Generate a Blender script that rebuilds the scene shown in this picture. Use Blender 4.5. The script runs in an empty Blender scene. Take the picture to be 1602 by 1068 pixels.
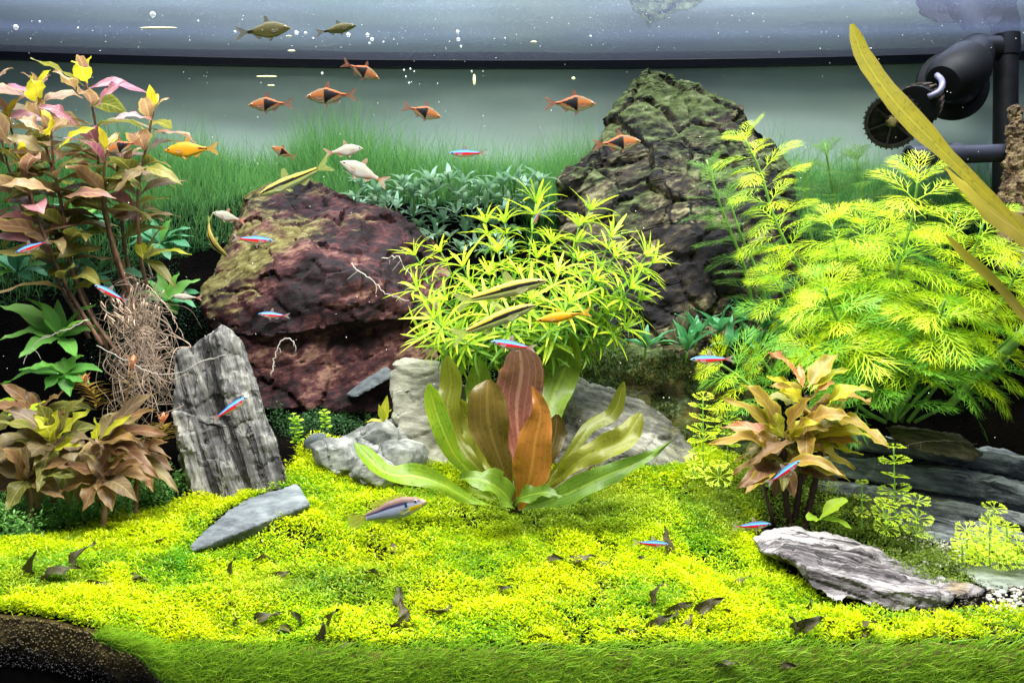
import bpy, bmesh, math, random
import numpy as np
from mathutils import Vector, Matrix, noise
random.seed(7); np.random.seed(7); noise.seed_set(7)
R = math.radians
scene = bpy.context.scene
C = scene.collection

# ---------------------------------------------------------------- camera, world, exposure
CZ = 0.36                      # camera height above the tank bottom, metres
F = 1500.0                     # focal length in photo pixels (photo 1602 x 1068)
cam = bpy.data.cameras.new("camera"); camo = bpy.data.objects.new("camera", cam); C.objects.link(camo)
camo.location = (0, 0, CZ); camo.rotation_euler = (R(90), 0, 0)
cam.sensor_width = 36; cam.lens = F / 1602 * 36; cam.clip_start = 0.02; cam.clip_end = 50
scene.camera = camo
w = bpy.data.worlds.new("World"); scene.world = w; w.use_nodes = True
w.node_tree.nodes["Background"].inputs[0].default_value = (0.62, 0.72, 1.0, 1)
w.node_tree.nodes["Background"].inputs[1].default_value = 0.27
scene.view_settings.view_transform = 'Standard'; scene.view_settings.look = 'None'
scene.view_settings.exposure = 0.0; scene.view_settings.gamma = 1
scene.cycles.max_bounces = 6; scene.cycles.transparent_max_bounces = 12
scene.cycles.diffuse_bounces = 3; scene.cycles.glossy_bounces = 2; scene.cycles.transmission_bounces = 3
scene.cycles.use_denoising = True
scene.cycles.caustics_reflective = False; scene.cycles.caustics_refractive = False

SURF = CZ + 0.3857             # still water level
BACK = 1.32                    # rear glass
FRONT = 0.745                  # front glass (bed meets it)

def area(name, x, y, z, sx, sy, power, col=(1, .97, .9), rot=(0, 0, 0)):
    l = bpy.data.lights.new(name, 'AREA'); l.shape = 'RECTANGLE'; l.size = sx; l.size_y = sy
    l.energy = power; l.color = col
    o = bpy.data.objects.new(name, l); C.objects.link(o); o.location = (x, y, z); o.rotation_euler = rot
    return o
area("aquarium_lamp_front", 0.03, 0.55, SURF + .32, 1.30, 0.16, 41, (1, .97, .88), (R(14), 0, 0))
area("aquarium_lamp_middle", 0.0, 0.98, SURF + .24, 1.30, 0.12, 19, (.97, 1, .93))
# two LED bars close above the water near the rear glass, each bar in two lengths with a gap between
for yy in (1.205, 1.105):
    area("led_bar", -0.40, yy, SURF + .035, 0.76, 0.022, .62, (.56, .68, 1))
    area("led_bar", 0.47, yy, SURF + .035, 0.78, 0.022, .62, (.56, .68, 1))

# ---------------------------------------------------------------- helpers
def P(px, py, d):
    """photo pixel and distance -> point in the tank"""
    return Vector(((px - 801) / F * d, d, CZ + (534 - py) / F * d))
def S(r, g, b):
    f = lambda c: (c / 255 / 12.92) if c / 255 <= .04045 else ((c / 255 + .055) / 1.055) ** 2.4
    return (f(r), f(g), f(b))
def mixc(a, b, t): return tuple(a[i] + (b[i] - a[i]) * t for i in range(3))
def sstep(a, b, x):
    t = min(1, max(0, (x - a) / (b - a))); return t * t * (3 - 2 * t)

def tag(o, label=None, cat=None, group=None, kind=None):
    if label: o["label"] = label
    if cat: o["category"] = cat
    if group: o["group"] = group
    if kind: o["kind"] = kind
    return o
def empty(name, loc, label, cat, group=None):
    o = bpy.data.objects.new(name, None); C.objects.link(o); o.location = loc; o.empty_display_size = .01
    return tag(o, label, cat, group)
def link(name, me, parent=None, M=None, label=None):
    """link a mesh; M is a world matrix; parents here carry a location only"""
    o = bpy.data.objects.new(name, me); C.objects.link(o)
    if parent is not None:
        o.parent = parent
        T = Matrix.Translation(-parent.location)
        o.matrix_local = T @ M if M is not None else Matrix.Identity(4)
    elif M is not None: o.matrix_world = M
    if label: o["label"] = label
    return o
def smooth(me, on=True):
    me.polygons.foreach_set("use_smooth", [on] * len(me.polygons)); me.update()
def mesh(name, verts, faces, mat, cols=None, uvs=None, sm=True):
    me = bpy.data.meshes.new(name); me.from_pydata([tuple(v) for v in verts], [], faces)
    if mat: me.materials.append(mat)
    if cols is not None:
        a = me.color_attributes.new("Col", 'FLOAT_COLOR', 'POINT')
        a.data.foreach_set("color", np.array([(c[0], c[1], c[2], 1) for c in cols], dtype=np.float32).ravel())
    if uvs is not None:
        u = me.uv_layers.new(name="UVMap"); vi = np.empty(len(me.loops), dtype=np.int32)
        me.loops.foreach_get("vertex_index", vi)
        u.data.foreach_set("uv", np.array(uvs, dtype=np.float32)[vi].ravel())
    if sm: smooth(me)
    me.update(); return me
def mesh_np(name, V, Fq, cols, mat, sm=False):
    """fast mesh from numpy: V (n,3), Fq (m,k), cols (n,3)"""
    me = bpy.data.meshes.new(name); n, m, k = len(V), len(Fq), Fq.shape[1]
    me.vertices.add(n); me.vertices.foreach_set("co", V.astype(np.float32).ravel())
    me.loops.add(m * k); me.loops.foreach_set("vertex_index", Fq.astype(np.int32).ravel())
    me.polygons.add(m); me.polygons.foreach_set("loop_start", np.arange(0, m * k, k, dtype=np.int32))
    me.update(calc_edges=True); me.materials.append(mat)
    if cols is not None:
        a = me.color_attributes.new("Col", 'FLOAT_COLOR', 'POINT')
        c4 = np.ones((n, 4), dtype=np.float32); c4[:, :3] = cols; a.data.foreach_set("color", c4.ravel())
    if sm: smooth(me)
    return me
def join(lst):
    """join (verts, faces) lists"""
    V, Fc = [], []
    for v, f in lst:
        o = len(V); V += list(v); Fc += [tuple(i + o for i in q) for q in f]
    return V, Fc
def catmull(pts, n):
    pts = [Vector(p) for p in pts]
    if len(pts) == 2: return [pts[0].lerp(pts[1], i / n) for i in range(n + 1)]
    q = [pts[0] * 2 - pts[1]] + pts + [pts[-1] * 2 - pts[-2]]
    seg = [(pts[i + 1] - pts[i]).length for i in range(len(pts) - 1)]; tot = sum(seg); out = []
    for i in range(n + 1):
        s = tot * i / n; k = 0
        while k < len(seg) - 1 and s > seg[k]: s -= seg[k]; k += 1
        t = min(1, s / seg[k]); a, b, c, d = q[k:k + 4]
        out.append(.5 * ((2 * b) + (c - a) * t + (2 * a - 5 * b + 4 * c - d) * t * t + (3 * b - a - 3 * c + d) * t ** 3))
    return out
def tube(pts, rad, sides=6, cap=True):
    """rad: number or list -> (verts, faces)"""
    n = len(pts); V = []; Fc = []
    rr = rad if isinstance(rad, (list, tuple)) else [rad] * n
    t0 = (pts[1] - pts[0]).normalized(); u = t0.orthogonal().normalized()
    for i in range(n):
        t = (pts[min(i + 1, n - 1)] - pts[max(i - 1, 0)]).normalized()
        u = (u - t * u.dot(t)).normalized(); v = t.cross(u)
        for k in range(sides):
            a = 2 * math.pi * k / sides; V.append(pts[i] + (u * math.cos(a) + v * math.sin(a)) * rr[i])
    for i in range(n - 1):
        for k in range(sides):
            a = i * sides + k; b = i * sides + (k + 1) % sides; Fc.append((a, b, b + sides, a + sides))
    if cap: Fc.append(tuple(range(sides))[::-1]); Fc.append(tuple((n - 1) * sides + k for k in range(sides)))
    return V, Fc
def frame(pos, d, up, s=1.0, roll=0):
    y = Vector(d).normalized(); x = y.cross(Vector(up))
    if x.length < 1e-4: x = y.orthogonal()
    x.normalize(); z = x.cross(y)
    M = Matrix((x, y, z)).transposed().to_4x4()
    if roll: M = M @ Matrix.Rotation(roll, 4, 'Y')
    return Matrix.Translation(pos) @ M @ Matrix.Scale(s, 4)
def rel(V, o): return [v - o for v in V]

# ---------------------------------------------------------------- materials
def newmat(name):
    m = bpy.data.materials.new(name); m.use_nodes = True; nt = m.node_tree; nt.nodes.clear()
    o = nt.nodes.new("ShaderNodeOutputMaterial"); return m, nt, o
def N(nt, t, **kw):
    n = nt.nodes.new(t)
    for k, v in kw.items():
        if k.startswith("i_"):
            key = k[2:].replace("_", " ")
            n.inputs[int(key) if key.isdigit() else key].default_value = v
        else: setattr(n, k, v)
    return n
def c4(c): return (c[0], c[1], c[2], 1)
def ramp(nt, fac, stops):
    r = N(nt, "ShaderNodeValToRGB"); e = r.color_ramp.elements
    while len(e) < len(stops): e.new(.5)
    for i, (p, c) in enumerate(stops): e[i].position = p; e[i].color = c4(c)
    nt.links.new(fac, r.inputs[0]); return r.outputs[0]
def mixrgb(nt, fac, a, b, mode='MIX'):
    m = N(nt, "ShaderNodeMix", data_type='RGBA', blend_type=mode)
    for s, v in ((0, fac), (6, a), (7, b)):
        if hasattr(v, "is_linked") or hasattr(v, "links"): nt.links.new(v, m.inputs[s])
        elif s == 0: m.inputs[0].default_value = v
        else: m.inputs[s].default_value = c4(v)
    return m.outputs[2]
def math_n(nt, op, a, b=None, c=None, clamp=False):
    m = N(nt, "ShaderNodeMath", operation=op, use_clamp=clamp)
    for i, v in enumerate((a, b, c)):
        if v is None: continue
        if isinstance(v, (int, float)): m.inputs[i].default_value = v
        else: nt.links.new(v, m.inputs[i])
    return m.outputs[0]
def principled(nt, base, rough=.5, spec=.4, **kw):
    p = N(nt, "ShaderNodeBsdfPrincipled"); p.inputs["Roughness"].default_value = rough
    p.inputs["Specular IOR Level"].default_value = spec
    if isinstance(base, tuple): p.inputs["Base Color"].default_value = c4(base)
    else: nt.links.new(base, p.inputs["Base Color"])
    return p
def simple(name, col, rough=.5, spec=.4, vary=.15, scale=60, bump=0, metallic=0):
    m, nt, o = newmat(name); tc = N(nt, "ShaderNodeTexCoord")
    nz = N(nt, "ShaderNodeTexNoise", i_Scale=scale, i_Detail=5.0); nt.links.new(tc.outputs["Object"], nz.inputs["Vector"])
    b = ramp(nt, nz.outputs[0], [(.3, tuple(v * (1 - vary) for v in col)), (.7, tuple(min(1, v * (1 + vary * .6)) for v in col))])
    p = principled(nt, b, rough, spec); p.inputs["Metallic"].default_value = metallic
    if bump:
        bp = N(nt, "ShaderNodeBump", i_Strength=bump, i_Distance=.002); nt.links.new(nz.outputs[0], bp.inputs["Height"])
        nt.links.new(bp.outputs[0], p.inputs["Normal"])
    nt.links.new(p.outputs[0], o.inputs[0]); return m
def mat_leaf(name, ca, cb, vein, trans=.4, rough=.4, nlat=9, longv=False, edge=None, tip=None, spots=0, boost=1.3):
    """leaf blade: colour mottling, midrib and side veins from the blade's own UV; light passes through"""
    m, nt, o = newmat(name); tc = N(nt, "ShaderNodeTexCoord"); oi = N(nt, "ShaderNodeObjectInfo")
    nz = N(nt, "ShaderNodeTexNoise", i_Scale=70.0, i_Detail=3.0); nt.links.new(tc.outputs["Object"], nz.inputs["Vector"])
    f = math_n(nt, 'ADD', math_n(nt, 'MULTIPLY', nz.outputs[0], 1.1), math_n(nt, 'MULTIPLY', oi.outputs["Random"], .9))
    f = math_n(nt, 'SUBTRACT', f, .5, clamp=True)
    base = mixrgb(nt, f, ca, cb)
    sx = N(nt, "ShaderNodeSeparateXYZ"); nt.links.new(tc.outputs["UV"], sx.inputs[0])
    au = math_n(nt, 'ABSOLUTE', math_n(nt, 'SUBTRACT', sx.outputs[0], .5))
    if tip is not None:
        tf = math_n(nt, 'MULTIPLY_ADD', sx.outputs[1], 1.6, -.75, clamp=True); base = mixrgb(nt, tf, base, tip)
    if edge is not None:
        ef = math_n(nt, 'MULTIPLY_ADD', au, 5.0, -1.7, clamp=True); base = mixrgb(nt, math_n(nt, 'MULTIPLY', ef, .7), base, edge)
    mid = math_n(nt, 'LESS_THAN', au, .035)
    if longv:
        wv = math_n(nt, 'SINE', math_n(nt, 'MULTIPLY', au, 44.0))
        cross = math_n(nt, 'SINE', math_n(nt, 'MULTIPLY_ADD', sx.outputs[1], 190.0, math_n(nt, 'MULTIPLY', au, 60.0)))
        ln = math_n(nt, 'MAXIMUM', math_n(nt, 'GREATER_THAN', wv, .9), math_n(nt, 'MULTIPLY', math_n(nt, 'GREATER_THAN', cross, .85), .3))
    else:
        wv = math_n(nt, 'SINE', math_n(nt, 'MULTIPLY_ADD', sx.outputs[1], nlat * 6.283, math_n(nt, 'MULTIPLY', au, -20.0)))
        ln = math_n(nt, 'GREATER_THAN', wv, .88)
    vf = math_n(nt, 'MAXIMUM', math_n(nt, 'MULTIPLY', mid, .4 if longv else .75), math_n(nt, 'MULTIPLY', ln, .22 if longv else .42))
    base = mixrgb(nt, vf, base, vein)
    if spots:
        n2 = N(nt, "ShaderNodeTexNoise", i_Scale=260.0, i_Detail=2.0); nt.links.new(tc.outputs["Object"], n2.inputs["Vector"])
        sf = math_n(nt, 'MULTIPLY', math_n(nt, 'GREATER_THAN', n2.outputs[0], .62), spots)
        base = mixrgb(nt, sf, base, mixc(ca, (.02, .015, .005), .7))
    p = principled(nt, base, rough, .35)
    bp = N(nt, "ShaderNodeBump", i_Strength=.35, i_Distance=.0006)
    nt.links.new(math_n(nt, 'ADD', math_n(nt, 'MULTIPLY', vf, -1.0), nz.outputs[0]), bp.inputs["Height"]); nt.links.new(bp.outputs[0], p.inputs["Normal"])
    t = N(nt, "ShaderNodeBsdfTranslucent")
    tb = mixrgb(nt, 1.0, base, (boost, boost, boost * .8), 'MULTIPLY'); nt.links.new(tb, t.inputs[0])
    ms = N(nt, "ShaderNodeMixShader", i_0=trans); nt.links.new(p.outputs[0], ms.inputs[1]); nt.links.new(t.outputs[0], ms.inputs[2])
    nt.links.new(ms.outputs[0], o.inputs[0]); return m
def mat_col(name, trans=.4, rough=.5, spec=.25, alpha=1.0, bump=0, scale=900, metallic=0, coat=0):
    """colour from the mesh's own Col attribute"""
    m, nt, o = newmat(name); a = N(nt, "ShaderNodeVertexColor", layer_name="Col")
    p = principled(nt, a.outputs[0], rough, spec); p.inputs["Metallic"].default_value = metallic
    p.inputs["Coat Weight"].default_value = coat
    if bump:
        tc = N(nt, "ShaderNodeTexCoord"); vz = N(nt, "ShaderNodeTexVoronoi", i_Scale=scale); nt.links.new(tc.outputs["Object"], vz.inputs["Vector"])
        bp = N(nt, "ShaderNodeBump", i_Strength=bump, i_Distance=.0004); nt.links.new(vz.outputs[0], bp.inputs["Height"]); nt.links.new(bp.outputs[0], p.inputs["Normal"])
    out = p.outputs[0]
    if trans > 0:
        t = N(nt, "ShaderNodeBsdfTranslucent"); nt.links.new(a.outputs[0], t.inputs[0])
        ms = N(nt, "ShaderNodeMixShader", i_0=trans); nt.links.new(out, ms.inputs[1]); nt.links.new(t.outputs[0], ms.inputs[2]); out = ms.outputs[0]
    if alpha < 1:
        t = N(nt, "ShaderNodeBsdfTransparent"); ms = N(nt, "ShaderNodeMixShader", i_0=alpha)
        nt.links.new(t.outputs[0], ms.inputs[1]); nt.links.new(out, ms.inputs[2]); out = ms.outputs[0]
    nt.links.new(out, o.inputs[0]); return m
def mat_rock(name, cols, grain=(0, 0, 1), stretch=6, scale=18, bump=.6, moss=None, mosslev=.55, fine=1.0, lines=0, rough=.8, crack=0, side=None, topmoss=0, k=.5):
    cols = [tuple(v * k for v in c) for c in cols]
    if moss is not None: moss = tuple(v * k for v in moss)
    """cols: 4 colours dark..light; grain: direction the bands run along"""
    m, nt, o = newmat(name); tc = N(nt, "ShaderNodeTexCoord")
    g = Vector(grain).normalized(); rot = Vector((1, 0, 0)).rotation_difference(g).inverted().to_euler()
    mp = N(nt, "ShaderNodeMapping"); mp.vector_type = 'POINT'
    mp.inputs["Rotation"].default_value = rot
    nt.links.new(tc.outputs["Object"], mp.inputs["Vector"])
    mp2 = N(nt, "ShaderNodeMapping"); mp2.inputs["Scale"].default_value = (1 / stretch, 1, 1); nt.links.new(mp.outputs[0], mp2.inputs["Vector"])
    n1 = N(nt, "ShaderNodeTexNoise", i_Scale=float(scale), i_Detail=8.0, i_Roughness=.62, i_Distortion=.4); nt.links.new(mp2.outputs[0], n1.inputs["Vector"])
    n2 = N(nt, "ShaderNodeTexNoise", i_Scale=scale * 6.0, i_Detail=6.0, i_Roughness=.7); nt.links.new(mp2.outputs[0], n2.inputs["Vector"])
    n3 = N(nt, "ShaderNodeTexNoise", i_Scale=scale * .45, i_Detail=3.0); nt.links.new(tc.outputs["Object"], n3.inputs["Vector"])
    f = math_n(nt, 'ADD', math_n(nt, 'MULTIPLY', n1.outputs[0], .62), math_n(nt, 'MULTIPLY', n2.outputs[0], .38 * fine))
    base = ramp(nt, f, [(.39, cols[0]), (.47, cols[1]), (.535, cols[2]), (.62, cols[3])])
    hgt = f
    if lines:
        mp3 = N(nt, "ShaderNodeMapping"); mp3.inputs["Scale"].default_value = (1 / 16, 1, 1); nt.links.new(mp.outputs[0], mp3.inputs["Vector"])
        wv = N(nt, "ShaderNodeTexNoise", i_Scale=float(lines), i_Detail=4.0, i_Roughness=.65, i_Distortion=.8); nt.links.new(mp3.outputs[0], wv.inputs["Vector"])
        lf = math_n(nt, 'MULTIPLY', math_n(nt, 'MULTIPLY_ADD', wv.outputs[0], -14.0, 6.3, clamp=True), .85)
        base = mixrgb(nt, lf, base, mixc(cols[0], (0, 0, 0), .5)); hgt = math_n(nt, 'ADD', f, math_n(nt, 'MULTIPLY', lf, -.8))
    if crack:
        vz = N(nt, "ShaderNodeTexVoronoi", feature='DISTANCE_TO_EDGE', i_Scale=float(crack)); mm = N(nt, "ShaderNodeVectorMath", operation='MULTIPLY_ADD')
        nt.links.new(n1.outputs[1], mm.inputs[0]); mm.inputs[1].default_value = (.04, .04, .04); nt.links.new(tc.outputs["Object"], mm.inputs[2])
        nt.links.new(mm.outputs[0], vz.inputs["Vector"])
        cf = math_n(nt, 'MULTIPLY', math_n(nt, 'LESS_THAN', vz.outputs[0], .03), math_n(nt, 'GREATER_THAN', n3.outputs[0], .46))
        base = mixrgb(nt, cf, base, mixc(cols[0], (0, 0, 0), .7)); hgt = math_n(nt, 'SUBTRACT', hgt, math_n(nt, 'MULTIPLY', cf, .4))
    if moss is not None:
        geo = N(nt, "ShaderNodeNewGeometry"); sz = N(nt, "ShaderNodeSeparateXYZ"); nt.links.new(geo.outputs["Normal"], sz.inputs[0])
        mf = math_n(nt, 'ADD', n3.outputs[0], math_n(nt, 'MULTIPLY', sz.outputs[2], .22 if not topmoss else topmoss))
        mf = math_n(nt, 'ADD', mf, math_n(nt, 'MULTIPLY', n2.outputs[0], .25))
        if side is not None:    # algae grows towards one side of the stone: object-space offset (ax, az, const)
            so = N(nt, "ShaderNodeSeparateXYZ"); nt.links.new(tc.outputs["Object"], so.inputs[0])
            mf = math_n(nt, 'ADD', mf, math_n(nt, 'ADD', math_n(nt, 'MULTIPLY', so.outputs[0], side[0]), math_n(nt, 'MULTIPLY_ADD', so.outputs[2], side[1], side[2])))
        mk = math_n(nt, 'MULTIPLY_ADD', mf, 7.0, -7.0 * (mosslev + .12), clamp=True)
        mc = ramp(nt, n2.outputs[0], [(.35, mixc(moss, (0, 0, 0), .65)), (.5, moss), (.7, mixc(moss, (.8, .8, .5), .18))])
        base = mixrgb(nt, mk, base, mc)
    p = principled(nt, base, rough, .3)
    bp = N(nt, "ShaderNodeBump", i_Strength=bump, i_Distance=.006); nt.links.new(hgt, bp.inputs["Height"]); nt.links.new(bp.outputs[0], p.inputs["Normal"])
    nt.links.new(p.outputs[0], o.inputs[0]); return m

# ---------------------------------------------------------------- the bed (ground)
def _row(d, lst): return d, [((px - 801) / F * d, CZ + (534 - py) / F * d) for px, py in lst]
ROWS = [
 _row(.745, [(-150,938),(0,957),(100,972),(150,986),(200,1001),(260,1012),(450,1014),(800,1014),(1200,1012),(1602,1004),(1760,1000)]),
 _row(.80, [(-150,898),(0,905),(300,938),(800,946),(1200,944),(1602,955),(1760,955)]),
 _row(.86, [(-150,860),(0,870),(300,872),(800,874),(1200,890),(1602,918),(1760,918)]),
 _row(.93, [(-150,838),(0,838),(200,822),(500,788),(800,806),(1100,800),(1300,845),(1602,885),(1760,885)]),
 _row(1.0, [(-150,805),(0,802),(300,765),(480,732),(650,748),(805,770),(1000,740),(1150,745),(1300,800),(1602,858),(1760,858)]),
 _row(1.06, [(-150,772),(0,770),(300,700),(500,682),(700,700),(900,705),(1100,705),(1400,790),(1602,830),(1760,830)]),
 _row(1.12, [(-150,722),(0,720),(250,640),(450,622),(700,610),(900,620),(1100,640),(1300,720),(1602,790),(1760,790)]),
 _row(1.18, [(-150,560),(0,560),(150,500),(350,420),(550,400),(800,420),(1000,450),(1200,520),(1350,560),(1602,745),(1760,745)]),
 _row(1.22, [(-150,350),(0,350),(200,345),(400,315),(700,340),(850,330),(1050,350),(1250,370),(1420,400),(1602,640),(1760,640)]),
 _row(1.27, [(-150,290),(0,290),(250,290),(700,300),(1050,310),(1300,320),(1520,330),(1602,380),(1760,380)]),
 _row(1.32, [(-150,262),(0,262),(250,268),(700,285),(1050,290),(1300,298),(1602,310),(1760,310)]),
]
RD = np.array([r[0] for r in ROWS])
_rs = np.random.RandomState(3)
_W = [(_rs.uniform(-1, 1, 2), _rs.uniform(0, 6.28)) for _ in range(10)]
def wn(x, y, f):
    """smooth pseudo-noise, about -1..1"""
    s = 0
    for k, (v, ph) in enumerate(_W):
        kk = f * (.6 + .16 * k); s = s + np.sin(6.283 * kk * (v[0] * x + v[1] * y) + ph + 1.3 * np.sin(kk * 3.1 * (v[1] * x - v[0] * y) + ph))
    return s / 4.2
def G(x, y):
    x = np.atleast_1d(np.asarray(x, dtype=float)); y = np.atleast_1d(np.asarray(y, dtype=float))
    Z = np.stack([np.interp(x, [p[0] for p in r[1]], [p[1] for p in r[1]]) for r in ROWS])
    i = np.clip(np.searchsorted(RD, y) - 1, 0, len(RD) - 2); t = np.clip((y - RD[i]) / (RD[i + 1] - RD[i]), 0, 1)
    a = np.arange(len(x)); z = Z[i, a] * (1 - t) + Z[i + 1, a] * t
    return z + .0030 * wn(x, y, 9) * np.clip((y - FRONT) / .04, 0, 1) + .0018 * wn(y, x, 24)
def Gz(x, y): return float(G(x, y)[0])
def proj(x, y, z): return 801 + x / y * F, 534 - (z - CZ) / y * F
def inpoly(px, py, poly):
    c = np.zeros(len(px), dtype=bool); j = len(poly) - 1
    for i in range(len(poly)):
        xi, yi = poly[i]; xj, yj = poly[j]
        c ^= ((yi > py) != (yj > py)) & (px < (xj - xi) * (py - yi) / ((yj - yi) + 1e-9) + xi); j = i
    return c
def on_bed(px, py):
    """where the sight line through a photo pixel meets the bed"""
    d = np.linspace(FRONT, 1.315, 240); x = (px - 801) / F * d; z = CZ + (534 - py) / F * d
    h = np.nonzero(z <= G(x, d))[0]
    return float(d[h[0]]) if len(h) else 1.0

XR = .92
gx = np.linspace(-XR, XR, 300); gy = np.concatenate([np.linspace(FRONT, 1.32, 170)])
X, Y = np.meshgrid(gx, gy); Z = G(X.ravel(), Y.ravel()).reshape(X.shape)
V = np.stack([X.ravel(), Y.ravel(), Z.ravel()], 1); nx = len(gx); ny = len(gy)
idx = np.arange(nx * ny).reshape(ny, nx)
Fq = np.stack([idx[:-1, :-1].ravel(), idx[:-1, 1:].ravel(), idx[1:, 1:].ravel(), idx[1:, :-1].ravel()], 1)
m_soil, nt, o = newmat("dark_soil"); tc = N(nt, "ShaderNodeTexCoord")
vz = N(nt, "ShaderNodeTexVoronoi", i_Scale=420.0); nt.links.new(tc.outputs["Object"], vz.inputs["Vector"])
nz = N(nt, "ShaderNodeTexNoise", i_Scale=14.0, i_Detail=4.0); nt.links.new(tc.outputs["Object"], nz.inputs["Vector"])
b = mixrgb(nt, math_n(nt, 'MULTIPLY_ADD', nz.outputs[0], 4, -1.9, clamp=True), (.0012, .0011, .0012), (.005, .004, .003))
p = principled(nt, b, .9, .02); bp = N(nt, "ShaderNodeBump", i_Strength=.9, i_Distance=.002)
nt.links.new(vz.outputs[0], bp.inputs["Height"]); nt.links.new(bp.outputs[0], p.inputs["Normal"]); nt.links.new(p.outputs[0], o.inputs[0])
tag(link("ground", mesh_np("ground", V, Fq, None, m_soil, True)), kind="structure")
# the cut face of the bed at the front glass: a band of brown mulm over black soil
fx = np.linspace(-XR, XR, 420); fz = G(fx, fx * 0 + FRONT); V = []; cols = []
LV = [0, .004, .009, .014, .02, .027, .035, .05, .30]
for li, dz in enumerate(LV):
    jit = .003 * wn(fx * 1.0, fx * 0 + li * .3, 30)
    for i in range(len(fx)):
        V.append((fx[i], FRONT - (.0015 * abs(wn(fx[i], li * 1.7, 40)) if 0 < li < 8 else 0), max(0.0, fz[i] - dz + (jit[i] if 0 < li < 8 else 0))))
        t = sstep(.008, .030, dz + .004 * wn(fx[i], 0, 12)); br = mixc(S(92, 82, 34), S(135, 118, 84), .5 + .5 * wn(fx[i], dz * 8, 22))
        cols.append(mixc(br, (.0025, .002, .002), t))
k = len(fx); Fc = [(l * k + i, (l + 1) * k + i, (l + 1) * k + i + 1, l * k + i + 1) for l in range(len(LV) - 1) for i in range(k - 1)]
m_face = mat_col("soil_face", 0, .9, .03, bump=.15, scale=900)
tag(link("soil_bank", mesh("soil_bank", V, Fc, m_face, cols)), kind="structure")
# ---------------------------------------------------------------- rear glass, black rim, water surface
def curve_z(x): return .0255 * x * x
def sheet(name, x0, x1, y, z0, z1, mat, nx=2, nz=2):
    V = [(x0 + (x1 - x0) * i / nx, y, z0 + (z1 - z0) * j / nz) for j in range(nz + 1) for i in range(nx + 1)]
    Fc = [(j * (nx + 1) + i, j * (nx + 1) + i + 1, (j + 1) * (nx + 1) + i + 1, (j + 1) * (nx + 1) + i) for j in range(nz) for i in range(nx)]
    return mesh(name, V, Fc, mat)
m_back, nt, o = newmat("frosted_rear_glass"); tc = N(nt, "ShaderNodeTexCoord")
nz = N(nt, "ShaderNodeTexNoise", i_Scale=5.0, i_Detail=5.0); nt.links.new(tc.outputs["Object"], nz.inputs["Vector"])
b = ramp(nt, nz.outputs[0], [(.3, S(158, 178, 168)), (.7, S(184, 202, 192))]); p = principled(nt, b, .45, .3); nt.links.new(p.outputs[0], o.inputs[0])
def slab(name, x0, x1, y0, y1, z0, z1, mat, parent=None, kind=None, curved=False, bev=0):
    n = 40 if curved else 1; V = []; Fc = []
    for i in range(n + 1):
        x = x0 + (x1 - x0) * i / n; c = curve_z(x) if curved else 0
        V += [(x, y0, z0 + c), (x, y1, z0 + c), (x, y1, z1 + c), (x, y0, z1 + c)]
    for i in range(n):
        a = 4 * i; Fc += [(a + q, a + (q + 1) % 4, a + 4 + (q + 1) % 4, a + 4 + q) for q in range(4)]
    Fc += [(3, 2, 1, 0), (4 * n, 4 * n + 1, 4 * n + 2, 4 * n + 3)]
    o = link(name, mesh(name, V, Fc, mat, sm=False), parent)
    if kind: o["kind"] = kind
    return o
slab("back_wall", -1.0, 1.0, BACK + .008, BACK + .018, 0, SURF + .12, m_back, kind="structure")
m_rim = simple("black_rim", (.007, .009, .020), .35, .4)
slab("tank_rim", -1.0, 1.0, BACK - .004, BACK + .006, SURF - .0100, SURF + .03, m_rim, kind="structure", curved=True)
m_side = simple("side_glass", (.03, .045, .045), .3, .4)
slab("side_wall", -.935, -.925, FRONT, BACK + .007, 0, SURF + .08, m_side, kind="structure")
slab("side_wall", .925, .935, FRONT, BACK + .007, 0, SURF + .08, m_side, kind="structure")
slab("tank_floor", -.95, .95, FRONT + .002, BACK + .02, -.012, -.001, m_side, kind="structure")
# water surface
m_wat, nt, o = newmat("water_surface"); tc = N(nt, "ShaderNodeTexCoord")
mp = N(nt, "ShaderNodeMapping"); mp.inputs["Scale"].default_value = (1, 3.5, 1); nt.links.new(tc.outputs["Object"], mp.inputs["Vector"])
nz = N(nt, "ShaderNodeTexNoise", i_Scale=2.6, i_Detail=2.0); nt.links.new(mp.outputs[0], nz.inputs["Vector"])
bp = N(nt, "ShaderNodeBump", i_Strength=.7, i_Distance=.004); nt.links.new(nz.outputs[0], bp.inputs["Height"])
fr = N(nt, "ShaderNodeFresnel", i_IOR=1.333); nt.links.new(bp.outputs[0], fr.inputs["Normal"])
tr = N(nt, "ShaderNodeBsdfTransparent"); gl = N(nt, "ShaderNodeBsdfGlossy", i_Roughness=.025); gl.inputs[0].default_value = (.86, .9, .95, 1)
nt.links.new(bp.outputs[0], gl.inputs["Normal"])
m1 = N(nt, "ShaderNodeMixShader"); nt.links.new(fr.outputs[0], m1.inputs[0]); nt.links.new(tr.outputs[0], m1.inputs[1]); nt.links.new(gl.outputs[0], m1.inputs[2])
tl = N(nt, "ShaderNodeBsdfTranslucent"); tl.inputs[0].default_value = (.44, .50, .72, 1)
sp = N(nt, "ShaderNodeTexNoise", i_Scale=620.0, i_Detail=1.0); nt.links.new(tc.outputs["Object"], sp.inputs["Vector"])
ff = math_n(nt, 'MULTIPLY_ADD', math_n(nt, 'GREATER_THAN', sp.outputs[0], .72), .22, .045)
m2 = N(nt, "ShaderNodeMixShader"); nt.links.new(ff, m2.inputs[0]); nt.links.new(m1.outputs[0], m2.inputs[1]); nt.links.new(tl.outputs[0], m2.inputs[2])
nt.links.new(m2.outputs[0], o.inputs[0])
nxw = 60; V = []; Fc = []
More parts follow.
